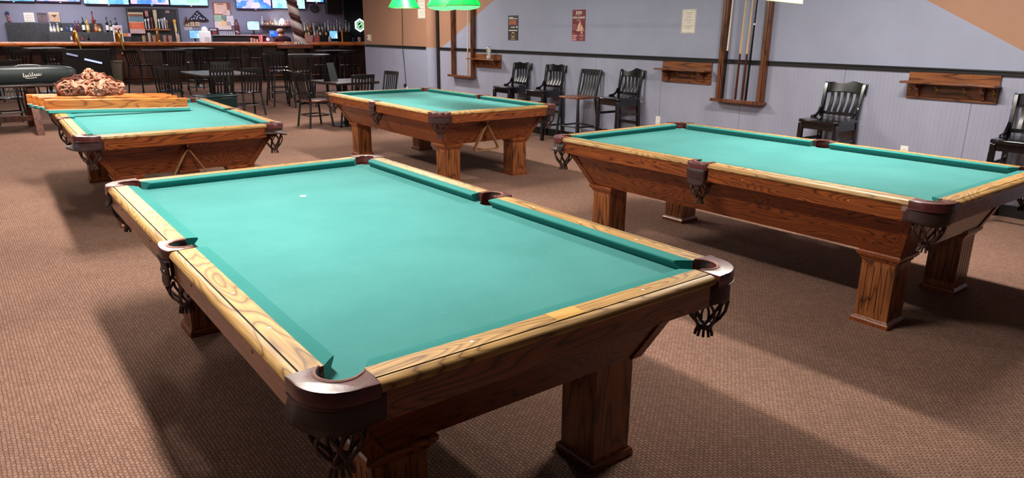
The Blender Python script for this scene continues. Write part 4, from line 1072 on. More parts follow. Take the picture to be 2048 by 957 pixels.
LB = {'white': paper_m, 'cream': plain('label_cream', s2l(220, 196, 140), 0.6), 'red': plain('label_red', s2l(170, 60, 56), 0.6), 'tan': plain('label_tan', s2l(196, 138, 104), 0.6), 'dark': plain('label_dark', s2l(40, 34, 40), 0.6)}
CP = {'black': black_pl, 'white': white_m, 'gold': brass_m, 'silver': steel_m}
BM = {}
def bottle(px, py0, py1, d, glass, lab, cap, shape, label, group):
    """py0 = top, py1 = foot on its shelf"""
    (u, z1), (_, z0) = on_bar(px, py0, d), on_bar(px, py1, d)
    t = broot('liquor_bottle', u, d, z0, label, 'bottle', group)
    P = BPROF[shape]; H = z1-z0; s = H/P[-1][1]; rs = min(s, 1.25)*0.98
    key = (shape, round(H, 3))
    def mk(part):
        b = MB(); n = 12
        if part == 'glass': b.lathe([(r*rs, z*s) for r, z in P[:-2]], (0, 0, 0), n)
        elif part == 'cap': b.lathe([(r*rs, z*s) for r, z in P[-2:]], (0, 0, 0), n)
        else: r = P[2][0]*rs+0.001; b.lathe([(r, P[2][1]*s*0.25), (r, P[2][1]*s*0.80)], (0, 0, 0), n)
        return b
    mt = {'glass': GL[glass], 'cap': CP[cap], 'label': LB.get(lab)}
    for part in ('glass', 'cap', 'label'):
        if part == 'label' and not lab: continue
        mk(part).build(part if part != 'label' else 'paper_label', mt[part], t, smooth=True)
    return t
GA = 'bottles on the left back bar'
bl = [(100, 47, 'clear', 'white', 'white', 'square', 'squat pale bottle with a white label, leftmost under the tan picture'), (107, 48, 'clear', 'white', 'silver', 'square', 'pale bottle second from the left under the tan picture'),
      (114, 46, 'clear', 'cream', 'white', 'wine', 'pale bottle under the right half of the tan picture'), (121, 45, 'dark', 'white', 'silver', 'tall', 'dark bottle with a white label just right of the tan picture'),
      (133, 50, 'blue', None, 'silver', 'square', 'small dark blue bottle at the left of the back bar row'), (140.5, 44, 'blue', 'white', 'silver', 'tall', 'blue bottle with a white label left of the tall red one'),
      (149.5, 42, 'purple', None, 'black', 'wine', 'thin purplish bottle behind the left brass rail'), (156, 42, 'purple', None, 'black', 'wine', 'thin purplish bottle right behind the left brass rail'),
      (164, 33, 'dark', 'white', 'silver', 'tall', 'dark tall bottle with a low white label beside the gold bottle'), (172.5, 34, 'gold', 'cream', 'silver', 'tall', 'gold bottle with a cream label'),
      (183, 23, 'red', 'dark', 'black', 'tall', 'tallest dark red bottle of the left back bar'), (190, 40, 'amber', 'tan', 'black', 'square', 'amber bottle with a tan label right of the tallest bottle'),
      (198, 48, 'amber', 'cream', 'black', 'square', 'short amber bottle at the right end of the charcoal board'), (212, 34, 'dark', 'white', 'black', 'wine', 'black wine bottle against the grey wall, left of the white cooler'),
      (221, 41, 'dark', 'white', 'black', 'wine', 'small dark bottle between two black wine bottles'), (230, 35, 'dark', 'white', 'black', 'wine', 'black wine bottle standing behind the white cooler')]
for px, py, g, lb, cp, sh, lab in bl: bottle(px, py, 64.5, 2.34, g, lb, cp, sh, lab, GA)
for i, (px, g, lb) in enumerate(((141, 'clear', 'white'), (148, 'gold', 'cream'), (163.5, 'red', 'red'), (175, 'dark', None))):
    zf = CBACK+(ZS-CBACK)*0.5
    t = bottle(px, 65.5, 76.5, 2.22, g, lb, 'black', 'square', ['small white labelled bottle low in front of the bottle shelf', 'small yellow bottle low behind the left brass rail', 'small red bottle low in front of the bottle shelf', 'small dark bottle low in front of the bottle shelf'][i], GA)
    t.location.z = zf
# wall papers and ornaments, left to right
t = flat_item('wall_calendar', 46, 70, 25, 44, 'white wall calendar above the charcoal board', 'calendar', paper_m, d=DW, dep=0.02)
for r in range(3):
    for c in range(4): on_face(t, 'print', 0.18+0.18*c, 0.28+0.18*c, 0.14+0.24*r, 0.22+0.24*r, plain('grey_print', s2l(150, 146, 142), 0.7))
t = flat_item('picture_frame', 73, 96, 25, 44, 'dull brown picture between the calendar and the tan picture', 'picture', plain('brown_picture', s2l(104, 84, 88), 0.6, var=0.4, scale=9))
on_face(t, 'banner', 0.1, 0.9, 0.78, 0.9, plain('dark_print', s2l(60, 48, 56), 0.6))
t = flat_item('picture_frame', 96.5, 121, 24.5, 44, 'tan picture with a dark downward triangle', 'picture', plain('tan_picture', s2l(190, 154, 130), 0.6, var=0.15), dep=0.03)
on_face(t, 'top_band', 0.0, 1.0, 0.82, 1.0, cream_m)
w_, h_ = t['_w'], t['_h']; b = MB(); b.loft([[(-0.26*w_, -0.019, 0.74*h_), (0.26*w_, -0.019, 0.74*h_), (0.0, -0.019, 0.44*h_)], [(-0.26*w_, -0.015, 0.74*h_), (0.26*w_, -0.015, 0.74*h_), (0.0, -0.015, 0.44*h_)]]); b.build('triangle_mark', plain('brown_mark', s2l(86, 62, 52), 0.6), t)
u, z, wd, h = rect(9, 21, 20, 44, DW-0.05)
t = broot('wall_ornament', u, DW-0.04, z-h/2, 'small blue and red ornament hung on the wall at the far left', 'ornament')
b = MB()
for i in range(5): a = i*2*pi/5; b.tube([(0, 0, h*0.74), (wd*0.45*cos(a+pi/2), -0.02, h*0.74+wd*0.5*sin(a+pi/2))], [0.06, 0.02], 6)
b.build('blue_star', plain('navy_cloth', s2l(48, 50, 92), 0.7), t)
b = MB(); b.tube([(-0.03, 0, h*0.6), (0.02, -0.01, h*0.4), (0.0, 0, h*0.2), (0.05, 0, 0.02)], [0.02, 0.03, 0.03, 0.045], 6); b.build('red_tail', plain('dull_red_cloth', s2l(150, 84, 84), 0.7), t)
t = flat_item('food_tray', 53, 73, 74, 79, 'red tray on the left back counter', 'tray', plain('red_plastic', s2l(178, 80, 74), 0.5), d=2.25, dep=0.25, part='tray', bevel=0.01); t.location.z = CBACK
u, z, wd, h = rect(75, 89, 71, 79, 2.25)
t = broot('bread_bag', u, 2.25, CBACK, 'cream coloured bag beside the red tray', 'bag'); b = MB()
b.lathe([(wd*0.35, 0), (wd*0.5, 0.03), (wd*0.42, 0.10), (wd*0.2, 0.15)], (0, 0, 0), 12); b.build('bag', cream_m, t, smooth=True)
b = MB(); b.tube([(wd*0.05, 0, 0.14), (wd*0.16, 0, 0.17)], [0.03, 0.05], 8); b.build('twist', cream_m, t)
t = flat_item('serving_tray', 97, 122, 76.5, 78.5, 'thin white tray on the left back counter', 'tray', white_m, d=2.2, dep=0.3, part='tray', bevel=0.004); t.location.z = CBACK
on_face(t, 'lip', 0, 1, 0.0, 1.3, white_m)

# white framed drink cooler standing on the back counter
u, z, wd, h = rect(224, 248, 51, 84, 2.05)
t = broot('drink_cooler', u, 2.12, CBACK, 'white framed countertop drink cooler with a red mark on its header', 'cooler'); H = z+h/2-CBACK
b = MB(); b.box((0, 0.0, H/2), (wd, 0.14, H)); b.build('cabinet', white_m, t, bevel=0.01)
b = MB(); b.box((0, -0.072, H*0.34), (wd*0.74, 0.006, H*0.62)); b.build('glass_door', plain('dark_door_glass', (0.02, 0.02, 0.022), 0.1, coat=0.5), t)
b = MB(); b.box((0, -0.074, H*0.85), (wd*0.96, 0.01, H*0.27)); b.build('header', plain('pale_header', s2l(196, 184, 184), 0.5), t)
b = MB()
for s in (-1, 1):
    b.tube([(s*wd*0.32, -0.082, H*0.88), (s*wd*0.2, -0.082, H*0.87), (s*wd*0.06, -0.082, H*0.80)], [0.012, 0.026, 0.012], 8)
b.build('red_mark', plain('mark_red', s2l(178, 60, 62), 0.5), t)
t = flat_item('snack_box', 246, 262, 66.5, 73, 'orange and pink box beside the white cooler', 'box', plain('orange_card', s2l(206, 130, 80), 0.6), d=2.2, dep=0.14, part='box'); on_face(t, 'pink_end', 0.65, 1, 0, 1, plain('pink_card', s2l(214, 170, 186), 0.6))
# black framed tap board
u, z, wd, h = rect(250, 364, 15, 84, DW-0.08)
t = broot('tap_board', u, DW-0.04, CBACK, 'black framed beer tap board on the wall behind the bar', 'tap board'); H = z+h/2-CBACK
b = MB(); b.box((0, 0, H/2), (wd, 0.05, H)); b.build('backing', plain('tap_black', (0.028, 0.027, 0.030), 0.5), t)
b = MB()
for s in (-1, 1): b.box((s*wd*0.475, -0.035, H/2), (wd*0.05, 0.04, H))
b.box((0, -0.035, H*0.975), (wd*0.9, 0.04, H*0.05)); b.build('frame', plain('frame_black', (0.05, 0.05, 0.055), 0.5), t, bevel=0.005)
(uc, zc), (ud, _) = on_bar(292, 59.5, DW-0.14), on_bar(341, 59.5, DW-0.14)
b = MB(); b.box(((uc+ud)/2-u, -0.08, zc-CBACK), (ud-uc, 0.09, 0.035)); b.build('tap_rail', plain('copper_rail', s2l(200, 120, 92), 0.3, 0.6), t, bevel=0.004)
for px, y0, wdp, m, kd in ((290, 38, 3, white_m, 0), (296, 37, 3.2, plain('tap_blue_white', s2l(206, 212, 230), 0.4), 0), (302.5, 35, 2.6, LB['red'], 0), (308.5, 20, 5.5, plain('tap_cream', s2l(206, 196, 160), 0.5), 1), (317, 38, 3, white_m, 0), (323.5, 37, 5, plain('tap_grey', s2l(168, 170, 182), 0.35), 1), (328.5, 35, 3, white_m, 0), (333, 40, 2.6, LB['tan'], 0)):
    (ua, z1), (_, z0) = on_bar(px, y0, DW-0.16), on_bar(px, 57.5, DW-0.16); hh = z1-z0; r = wdp*0.0085
    b = MB(); x = ua-u; zb = z0-CBACK
    b.tube([(x, -0.11, zb), (x, -0.11, zb+hh*0.2), (x, -0.11, zb+hh*0.7), (x, -0.11, zb+hh*0.82), (x, -0.11, zb+hh)], [r*0.5, r*0.6, r*(1.1 if kd else 0.6), r*1.2, r*(1.15 if kd else 0.9)], 8); b.build('tap_handle', m, t, smooth=True)
u2, z2, w2, h2 = rect(330, 339, 21, 26, DW-0.07); b = MB(); b.box((u2-u, -0.03, z2-CBACK), (w2, 0.01, h2)); b.build('small_sign', plain('small_sign', s2l(150, 130, 126), 0.6), t)
t = flat_item('drink_poster', 255, 291, 24.5, 67, 'orange and teal poster on the tap board', 'poster', cream_m, d=DW-0.13, dep=0.02)
on_face(t, 'brown_band', 0.02, 0.98, 0.80, 0.92, plain('band_brown', s2l(130, 84, 66), 0.6)); on_face(t, 'teal_band', 0.02, 0.98, 0.56, 0.80, plain('band_teal', s2l(104, 136, 150), 0.6, var=0.3, scale=20))
on_face(t, 'orange_band', 0.0, 1.0, 0.22, 0.52, plain('band_orange', s2l(222, 98, 62), 0.6)); on_face(t, 'pale_band', 0.0, 1.0, 0.0, 0.20, plain('band_pale', s2l(206, 170, 170), 0.6, var=0.2, scale=14))
for q in (0.46, 0.38, 0.30): on_face(t, 'lettering', 0.15, 0.8, q, q+0.02, plain('pale_lettering', s2l(236, 160, 130), 0.6), e=0.007)
t = flat_item('price_sign', 289, 297, 21, 33, 'small pink sign right of the orange poster', 'sign', plain('sign_pink', s2l(186, 110, 118), 0.6), d=DW-0.13, dep=0.02); on_face(t, 'lettering', 0.15, 0.85, 0.5, 0.6, paper_m)
t = broot('tap_tower', on_bar(316.5, 80, 0.5)[0], 0.5, CTOP, 'brass tap tower standing on the counter before the tap board', 'tap tower')
hh = on_bar(316.5, 55, 0.5)[1]-CTOP; b = MB(); b.lathe([(0.07, 0), (0.07, 0.02), (0.042, 0.04), (0.040, hh-0.06), (0.048, hh-0.05), (0.04, hh)], (0, 0, 0), 14); b.build('column', brass_m, t, smooth=True)
b = MB(); b.tube([(0, -0.04, hh*0.75), (0, -0.12, hh*0.72), (0, -0.13, hh*0.6)], 0.012, 8); b.build('spout', steel_m, t, smooth=True)
def cup_stack(px0, px1, py0, label, mat, cat='cups', d=0.48):
    u, z, wd, h = rect(px0, px1, py0, 84, d); t = broot('cup_stack', u, d, CTOP, label, cat); H = z+h/2-CTOP
    r = wd*0.46; b = MB(); b.lathe([(r*0.8, 0), (r*0.92, H*0.45)], (0, 0, 0), 14); b.build('lower_cup', mat, t, smooth=True)
    b = MB(); prof = [(r*0.88, H*0.45)]
    for k in range(4): zz = H*(0.5+0.125*k); prof += [(r, zz), (r, zz+H*0.03), (r*0.93, zz+H*0.035)]
    prof.append((r*0.97, H)); b.lathe(prof, (0, 0, 0), 14); b.build('nested_cups', mat, t, smooth=True)
pinkc = plain('pink_cup', s2l(214, 180, 176), 0.6)
for a in ((284, 292, 71, 'cream cup stack left of the white bottle shape on the counter', cream_m), (295, 303, 65.5, 'taller white cup stack on the counter', white_m), (304, 314, 71, 'pinkish cup stack left of the brass tap tower', pinkc), (325, 334, 71, 'pinkish cup stack right of the brass tap tower', pinkc), (335.5, 344.5, 71, 'second pinkish cup stack right of the brass tap tower', pinkc), (517, 526, 72, 'pinkish cup stack left of the red light', pinkc), (715, 723, 74.5, 'pinkish cup stack at the right end of the counter', pinkc), (704, 711, 75, 'dark blue cup stack at the right end of the counter', plain('navy_cup', s2l(40, 44, 80), 0.4))): cup_stack(*a)
t = broot('bottle_brush', on_bar(351, 62, 2.5)[0], 2.52, CBACK, 'yellow topped brush standing right of the tap board shelf', 'brush')
hh = on_bar(351, 39, 2.5)[1]-CBACK; b = MB(); b.tube([(0.05, 0, 0), (0.02, 0, hh*0.5), (0, 0, hh*0.9)], [0.03, 0.035, 0.035], 8); b.build('handle', plain('pale_yellow', s2l(212, 190, 130), 0.5), t, smooth=True)
b = MB(); b.lathe([(0.035, hh*0.86), (0.05, hh*0.92), (0.035, hh)], (0, 0, 0), 10); b.build('knob', plain('amber_knob', s2l(214, 160, 60), 0.4), t, smooth=True)
t = broot('spray_bottle', on_bar(356.5, 80, 0.5)[0], 0.5, CTOP, 'white and blue bottle on the counter right of the cup stacks', 'bottle'); hh = on_bar(356.5, 63, 0.5)[1]-CTOP
b = MB(); b.lathe([(0.038, 0), (0.042, 0.02), (0.040, hh*0.6), (0.018, hh*0.8)], (0, 0, 0), 12); b.build('body', white_m, t, smooth=True)
b = MB(); b.lathe([(0.02, hh*0.8), (0.024, hh)], (0, 0, 0), 12); b.build('cap', plain('blue_cap', s2l(110, 140, 190), 0.4), t, smooth=True)
# flag case, small frames, statuette, papers
pts = [on_bar(376, 41, DW-0.06), on_bar(418, 41, DW-0.06), on_bar(394.5, 20, DW-0.06)]
c_u, c_z = pts[2][0], pts[0][1]
t = broot('flag_case', c_u, DW-0.04, c_z, 'black triangular case with a folded starry flag', 'flag case')
tri = [(p[0]-c_u, p[1]-c_z) for p in pts]
def tri_in(k): cx = sum(p[0] for p in tri)/3; cz = sum(p[1] for p in tri)/3; return [(cx+(p[0]-cx)*k, cz+(p[1]-cz)*k) for p in tri]
b = MB(); o_, i_ = tri, tri_in(0.78)
b.loft([[(x, 0.03, z) for x, z in o_], [(x, -0.05, z) for x, z in o_], [(x, -0.05, z) for x, z in i_], [(x, -0.02, z) for x, z in i_], [(x, 0.03, z) for x, z in i_]], caps=False); b.build('frame', black_pl, t)
b = MB(); b.loft([[(x, 0.02, z) for x, z in i_], [(x, -0.02, z) for x, z in i_]]); b.build('folded_flag', plain('flag_navy', s2l(30, 30, 66), 0.7, var=0.4, scale=8), t)
b = MB()
for x, z in ((-0.02, 0.22), (0.03, 0.17), (-0.09, 0.15), (-0.02, 0.12), (-0.13, 0.07), (-0.05, 0.06), (0.06, 0.09), (0.10, 0.06), (0.17, 0.05), (-0.2, 0.04)):
    P = []
    for i in range(10):
        a = pi/2+2*pi*i/10; r = 0.026 if i % 2 == 0 else 0.012; P.append((x+r*cos(a), z+r*sin(a)))
    b.loft([[(p[0], -0.021, p[1]) for p in P], [(p[0], -0.024, p[1]) for p in P]])
b.build('stars', white_m, t)
for i, (x0, lab) in enumerate(((370, 'left'), (380.3, 'middle'), (390.6, 'right'))):
    t = flat_item('small_frame', x0, x0+8.6, 44, 52.5, lab+' of three small tan frames under the flag case', 'picture frame', plain('frame_tan', s2l(206, 178, 136), 0.5), dep=0.04, part='frame', group='small tan frames'); on_face(t, 'picture', 0.25, 0.75, 0.25, 0.75, plain('frame_pic', s2l(160, 128, 96), 0.6))
t = broot('statuette', on_bar(373, 44, DW-0.09)[0], DW-0.03, on_bar(373, 44, DW-0.09)[1], 'small brown statuette left of the flag case', 'statuette')
b = MB(); b.lathe([(0.05, 0), (0.05, 0.02), (0.028, 0.04), (0.034, 0.10), (0.022, 0.13), (0.026, 0.155), (0.012, 0.18)], (0, -0.03, 0), 10); b.build('figure', butt_m, t, smooth=True)
b = MB(); b.box((0, -0.03, -0.006), (0.13, 0.10, 0.012)); b.build('ledge', butt_m, t)
t = flat_item('paper_strip', 368, 385, 53.5, 60.5, 'pale paper strip below the small tan frames', 'paper', plain('pale_strip', s2l(190, 180, 184), 0.7), dep=0.006); on_face(t, 'lettering', 0.1, 0.8, 0.4, 0.5, plain('grey_print', s2l(150, 146, 142), 0.7))
scrA = screen('pos_screen_blue', 1, [(0.05, 0.25, 0.75), (0.35, 0.7, 0.95), (0.75, 0.9, 1.0)], 1.3)
scrB = screen('pos_screen_white', 2, [(0.2, 0.5, 0.7), (0.6, 0.85, 0.95), (0.85, 0.95, 1.0)], 1.1)
scrC = screen('pos_screen_deep', 3, [(0.0, 0.05, 0.45), (0.02, 0.15, 0.8), (0.2, 0.45, 1.0)], 1.2)
def monitor(px0, px1, py0, py1, d, zbase, label, scr):
    u, z, wd, h = rect(px0, px1, py0, py1, d); t = broot('till_screen', u, d, zbase, label, 'screen')
    b = MB(); b.box((0, 0, z-zbase), (wd+0.03, 0.04, h+0.03)); b.build('casing', black_pl, t, bevel=0.006)
    b = MB(); b.box((0, -0.022, z-zbase), (wd, 0.004, h)); b.build('display', scr, t)
    b = MB(); b.tube([(0, 0.03, 0.0), (0, 0.03, z-zbase)], 0.025, 8); b.box((0, 0, 0.01), (0.2, 0.16, 0.02)); b.build('stand', black_pl, t)
monitor(378, 401, 61, 76.5, 2.2, CBACK, 'blue lit till screen below the small tan frames', scrA)
ZC2 = on_bar(480, 70, 2.15)[1]
ua, ub = on_bar(425, 70, 2.15)[0], on_bar(532, 70, 2.15)[0]
t = broot('work_shelf', (ua+ub)/2, 2.33, CBACK, 'raised black shelf with a shiny steel edge behind the bar', 'shelf')
b = MB(); b.box((0, 0, (ZC2-CBACK)/2-0.01), (ub-ua, 0.34, ZC2-CBACK-0.02)); b.build('body', black_pl, t)
b = MB(); b.box((0, -0.01, ZC2-CBACK-0.012), (ub-ua, 0.40, 0.024)); b.build('steel_top', steel_m, t, bevel=0.004)
monitor(493.5, 519, 42.5, 60, 2.3, ZC2, 'pale lit till screen on the raised steel edged shelf', scrB)
monitor(538.5, 556, 61.5, 73, 2.25, CBACK, 'deep blue till screen in front of the bartender', scrC)
monitor(658.5, 675, 62, 77, 2.1, CBACK, 'white and blue till screen right of the bottle tiers', scrA)
t = broot('receipt_printer', on_bar(411, 80, 2.1)[0], 2.15, CBACK, 'bright white receipt printer with a roll of paper on top', 'printer')
wd = 0.36; H = on_bar(411, 62, 2.1)[1]-CBACK
b = MB(); b.box((0, 0, H/2), (wd, 0.2, H)); b.build('housing', white_m, t, bevel=0.03)
b = MB(); b.box((0.06, -0.102, H*0.36), (wd*0.42, 0.006, H*0.6)); b.build('front_panel', plain('printer_grey', s2l(200, 190, 190), 0.5), t)
b = MB(); b.lathe([(0.10, 0), (0.10, 0.06), (0.05, 0.13), (0.02, 0.14)], (0.0, 0, H), 14); b.build('paper_roll', paper_m, t, smooth=True)
t = flat_item('dark_sign', 417.5, 438, 56, 70, 'dark framed sign left of the cork board foot', 'sign', plain('sign_dark', s2l(44, 30, 36), 0.4), d=2.45, dep=0.05, part='frame', bevel=0.01); t.location.z = ZC2; on_face(t, 'title_plate', 0.08, 0.78, 0.62, 0.86, plain('title_plate', s2l(170, 160, 164), 0.5)); on_face(t, 'red_panel', 0.35, 0.75, 0.1, 0.5, plain('panel_red', s2l(130, 40, 48), 0.5))
t = flat_item('cork_board', 424, 465, 4, 60, 'cork board covered in pinned papers', 'cork board', plain('cork', s2l(140, 88, 68), 0.8), dep=0.03, part='board')
for nm, a, m in (('sheet', (0.08, 0.80, 0.58, 0.96), plain('sheet_peach', s2l(214, 178, 162), 0.7)), ('sheet', (0.55, 0.95, 0.54, 0.72), plain('sheet_grey', s2l(200, 188, 184), 0.7)), ('sheet', (0.02, 0.58, 0.30, 0.54), plain('sheet_green', s2l(150, 172, 150), 0.7)), ('sheet', (0.45, 0.74, 0.36, 0.52), plain('sheet_dgreen', s2l(104, 132, 124), 0.7)),
                  ('sheet', (0.70, 1.12, 0.16, 0.52), plain('sheet_lilac', s2l(206, 196, 200), 0.7)), ('sheet', (0.02, 0.95, 0.01, 0.30), plain('sheet_pink', s2l(210, 192, 186), 0.7)), ('note', (0.38, 0.66, 0.16, 0.32), plain('note_yellow', s2l(224, 180, 110), 0.7))):
    on_face(t, nm, *a, m, e=0.004 if nm == 'sheet' else 0.012)
on_face(t, 'lettering', 0.25, 0.62, 0.915, 0.94, plain('letter_red', s2l(130, 60, 56), 0.7), e=0.008)
t = broot('bust_figure', on_bar(475, 69, 2.4)[0], 2.42, ZC2, 'dark red hooded figure standing right of the cork board', 'figurine')
H = on_bar(475, 38, 2.4)[1]-ZC2; b = MB(); b.lathe([(0.10, 0), (0.10, 0.04), (0.085, H*0.45), (0.095, H*0.5), (0.06, H*0.78), (0.035, H*0.85), (0.04, H*0.92), (0.015, H)], (0, 0, 0), 14); b.build('figure', plain('figure_red', s2l(84, 40, 46), 0.5), t, smooth=True)
b = MB(); b.tube([(0.09*cos(a), 0.09*sin(a), H*(0.2+0.04*sin(a*2))) for a in [2*pi*i/16 for i in range(16)]], 0.014, 6, closed=True); b.build('pale_band', steel_m, t)
for i in range(7):
    px = 441+4.6*i; u = on_bar(px, 69, 2.3)[0]
    t = broot('drinking_glass', u, 2.30, ZC2, 'clear glass in the row of glasses under the cork board', 'glass', 'glasses under the cork board')
    b = MB(); b.lathe([(0.022, 0), (0.030, 0.11), (0.027, 0.11), (0.020, 0.01)], (0, 0, 0), 10); b.build('glass', GL['clear'], t, smooth=True)
for i, (px, py) in enumerate(((503, 76), (508.5, 78), (514, 79))):
    u = on_bar(px, 80, 0.45)[0]; t = broot('shot_glass', u, 0.45, CTOP, 'small white shot glass on the counter left of the red light', 'glass', 'small glasses on the counter')
    hh = 0.11 - 0.02*i; b = MB(); b.lathe([(0.026, 0), (0.032, hh)], (0, 0, 0), 10); b.build('glass', white_m, t, smooth=True); b = MB(); b.lathe([(0.033, hh), (0.033, hh+0.01)], (0, 0, 0), 10); b.build('rim', steel_m, t)
# small glowing red light on the counter
t = broot('red_light', on_bar(535.5, 78, 0.4)[0], 0.40, CTOP, 'small glowing red light on the counter beside the bartender', 'light')
b = MB(); b.lathe([(0.05, 0), (0.05, 0.03)], (0, 0, 0), 12); b.build('base', black_pl, t)
b = MB(); b.lathe([(0.03, 0.03), (0.05, 0.06), (0.045, 0.10), (0.015, 0.12)], (0, 0, 0), 12); b.build('globe', emis('red_glow', (1.0, 0.12, 0.16), 5.0), t, smooth=True)
l = bpy.data.lights.new('red_bulb', 'POINT'); l.energy = 5; l.color = (1, 0.04, 0.07); l.shadow_soft_size = 0.05; lo = bpy.data.objects.new('red_bulb', l); COL.objects.link(lo); lo.parent = t; lo.location = (0, -0.0, 0.18)
# wall shelf with lit bottles
u, z, wd, h = rect(520, 581, 50.5, 52.5, 2.5)
ZL = z+h/2
t = broot('wall_shelf', u, 2.58, ZL-0.04, 'dark wall shelf with the brightly lit bottles', 'shelf'); b = MB(); b.box((0, 0, 0.02), (wd, 0.24, 0.04)); b.build('board', barf_m, t, bevel=0.004)
for s in (-1, 1):
    b = MB(); b.box((s*wd*0.4, 0.05, -0.05), (0.03, 0.13, 0.10)); b.build('bracket', barf_m, t)
GB = 'lit bottles on the wall shelf'
for px, py, g, lb, cp, sh in ((523.5, 33, 'clear', 'white', 'white', 'tall'), (529, 39, 'dark', 'tan', 'gold', 'square'), (534, 40, 'amber', 'cream', 'black', 'square'), (539.5, 33, 'amber', 'tan', 'gold', 'tall'), (544, 41, 'amber', 'white', 'black', 'square'), (548.5, 34, 'clear', 'cream', 'black', 'tall'), (553, 42, 'clear', 'white', 'silver', 'square'), (557.5, 42, 'clear', 'white', 'white', 'square'), (571, 42, 'red', 'tan', 'gold', 'square'), (576, 41, 'red', 'red', 'gold', 'square')):
    bottle(px, py, 50.5, 2.52, g, lb, cp, sh, {'clear': 'clear lit bottle on the dark wall shelf', 'dark': 'dark bottle second from the left on the dark wall shelf', 'amber': 'amber lit bottle on the dark wall shelf', 'red': 'red lit bottle at the pole end of the dark wall shelf'}[g], GB)
t = broot('table_lamp', on_bar(564.5, 50, 2.5)[0], 2.5, ZL, 'glowing white lamp at the right of the lit bottles', 'lamp'); H = on_bar(564.5, 37, 2.5)[1]-ZL
b = MB(); b.lathe([(0.05, 0), (0.05, 0.02), (0.02, 0.04)], (0, 0, 0), 12); b.build('base', steel_m, t)
b = MB(); b.lathe([(0.03, 0.04), (0.075, 0.08), (0.075, H*0.75), (0.03, H)], (0, 0, 0), 14); b.build('globe', emis('white_glow', (1, 0.92, 0.86), 4.0), t, smooth=True)
l = bpy.data.lights.new('globe_light', 'POINT'); l.energy = 6; l.color = (1, 0.86, 0.74); l.shadow_soft_size = 0.08; lo = bpy.data.objects.new('globe_light', l); COL.objects.link(lo); lo.parent = t; lo.location = (0, -0.15, 0.12)
# right hand bottle tiers
ZU = on_bar(640, 63, 2.45)[1]; ZM = on_bar(640, 72.5, 2.28)[1]
ua, ub = on_bar(598, 63, 2.4)[0], on_bar(702, 63, 2.4)[0]
t = broot('bottle_shelf', (ua+ub)/2, 2.46, CBACK, 'stepped bottle shelf right of the striped pole', 'shelf')
b = MB(); b.box((0, 0.06, (ZU-CBACK)/2), (ub-ua, 0.20, ZU-CBACK)); b.build('upper_step', black_pl, t); b = MB(); b.box((-0.25, -0.16, (ZM-CBACK)/2), (ub-ua-0.5, 0.20, ZM-CBACK)); b.build('lower_step', black_pl, t)
b = MB(); b.tube([((ub-ua)/2-0.5, -0.06, ZU-CBACK-0.02), ((ub-ua)/2, -0.06, ZU-CBACK-0.02)], 0.02, 8); b.build('brass_edge', brass_m, t)
GC = 'bottles on the stepped shelf'
cyc = [('dark', 'white', 'black', 'wine'), ('dark', None, 'black', 'tall'), ('amber', 'dark', 'black', 'square'), ('clear', 'white', 'silver', 'wine'), ('green', 'cream', 'black', 'wine'), ('clear', 'tan', 'black', 'square'), ('amber', 'cream', 'gold', 'tall')]
for i in range(17):
    px = 603+5.9*i; g, lb, cp, sh = cyc[(i*3) % 7] if px < 650 else ('clear', 'white' if i % 2 else None, 'silver', 'wine' if i % 3 else 'tall')
    col = {'dark': 'dark', 'amber': 'amber', 'clear': 'clear', 'green': 'green'}[g]
    bottle(px, 43.5-(3 if sh == 'tall' else 0)+(i % 3), 63, 2.50, g, lb, cp, sh, col+' bottle on the upper step of the shelf right of the pole', GC)
for i in range(9):
    px = 606+5.7*i; g, lb, cp, sh = cyc[(i*2+2) % 7]
    bottle(px, 55.5+(i % 2), 72.5, 2.28, g, lb, cp, 'square', {'dark': 'dark', 'amber': 'amber', 'clear': 'clear', 'green': 'green'}[g]+' bottle on the lower step of the shelf right of the pole', GC)
for px0, px1, py, lab, m in ((606, 626, 71, 'pinkish plastic tub right of the striped pole', pinkc), (627, 639, 73, 'red and pink tub second right of the striped pole', plain('tub_red', s2l(196, 104, 104), 0.5))):
    u, z, wd, h = rect(px0, px1, py, 84, 0.5); t = broot('plastic_tub', u, 0.5, CTOP, lab, 'tub'); H = z+h/2-CTOP
    b = MB(); b.loft([[(-wd*0.42, -0.1, 0), (wd*0.42, -0.1, 0), (wd*0.42, 0.1, 0), (-wd*0.42, 0.1, 0)], [(-wd*0.5, -0.12, H), (wd*0.5, -0.12, H), (wd*0.5, 0.12, H), (-wd*0.5, 0.12, H)]]); b.build('tub', m, t, bevel=0.008)
    b = MB(); b.box((0, 0, H), (wd*1.04, 0.26, 0.015)); b.build('rim', m, t)
t = broot('brass_post', on_bar(685.5, 80, 0.35)[0], 0.35, CTOP, 'pale brass tap post at the right end of the counter', 'post'); H = on_bar(685.5, 60, 0.35)[1]-CTOP
b = MB(); b.lathe([(0.06, 0), (0.06, 0.02), (0.034, 0.03), (0.034, H)], (0, 0, 0), 12); b.build('column', brass_m, t, smooth=True); b = MB(); b.lathe([(0.036, H), (0.045, H+0.02), (0.02, H+0.05)], (0, 0, 0), 12); b.build('finial', brass_m, t, smooth=True)
t = broot('squeeze_bottle', on_bar(660, 80, 0.5)[0], 0.5, CTOP, 'grey squeeze bottle on the counter below the white and blue screen', 'bottle'); b = MB(); b.lathe([(0.045, 0), (0.05, 0.02), (0.048, 0.13), (0.02, 0.17)], (0, 0, 0), 12); b.build('body', plain('bottle_grey', s2l(176, 164, 176), 0.4), t, smooth=True); b = MB(); b.lathe([(0.018, 0.17), (0.006, 0.22)], (0, 0, 0), 10); b.build('nozzle', white_m, t, smooth=True)
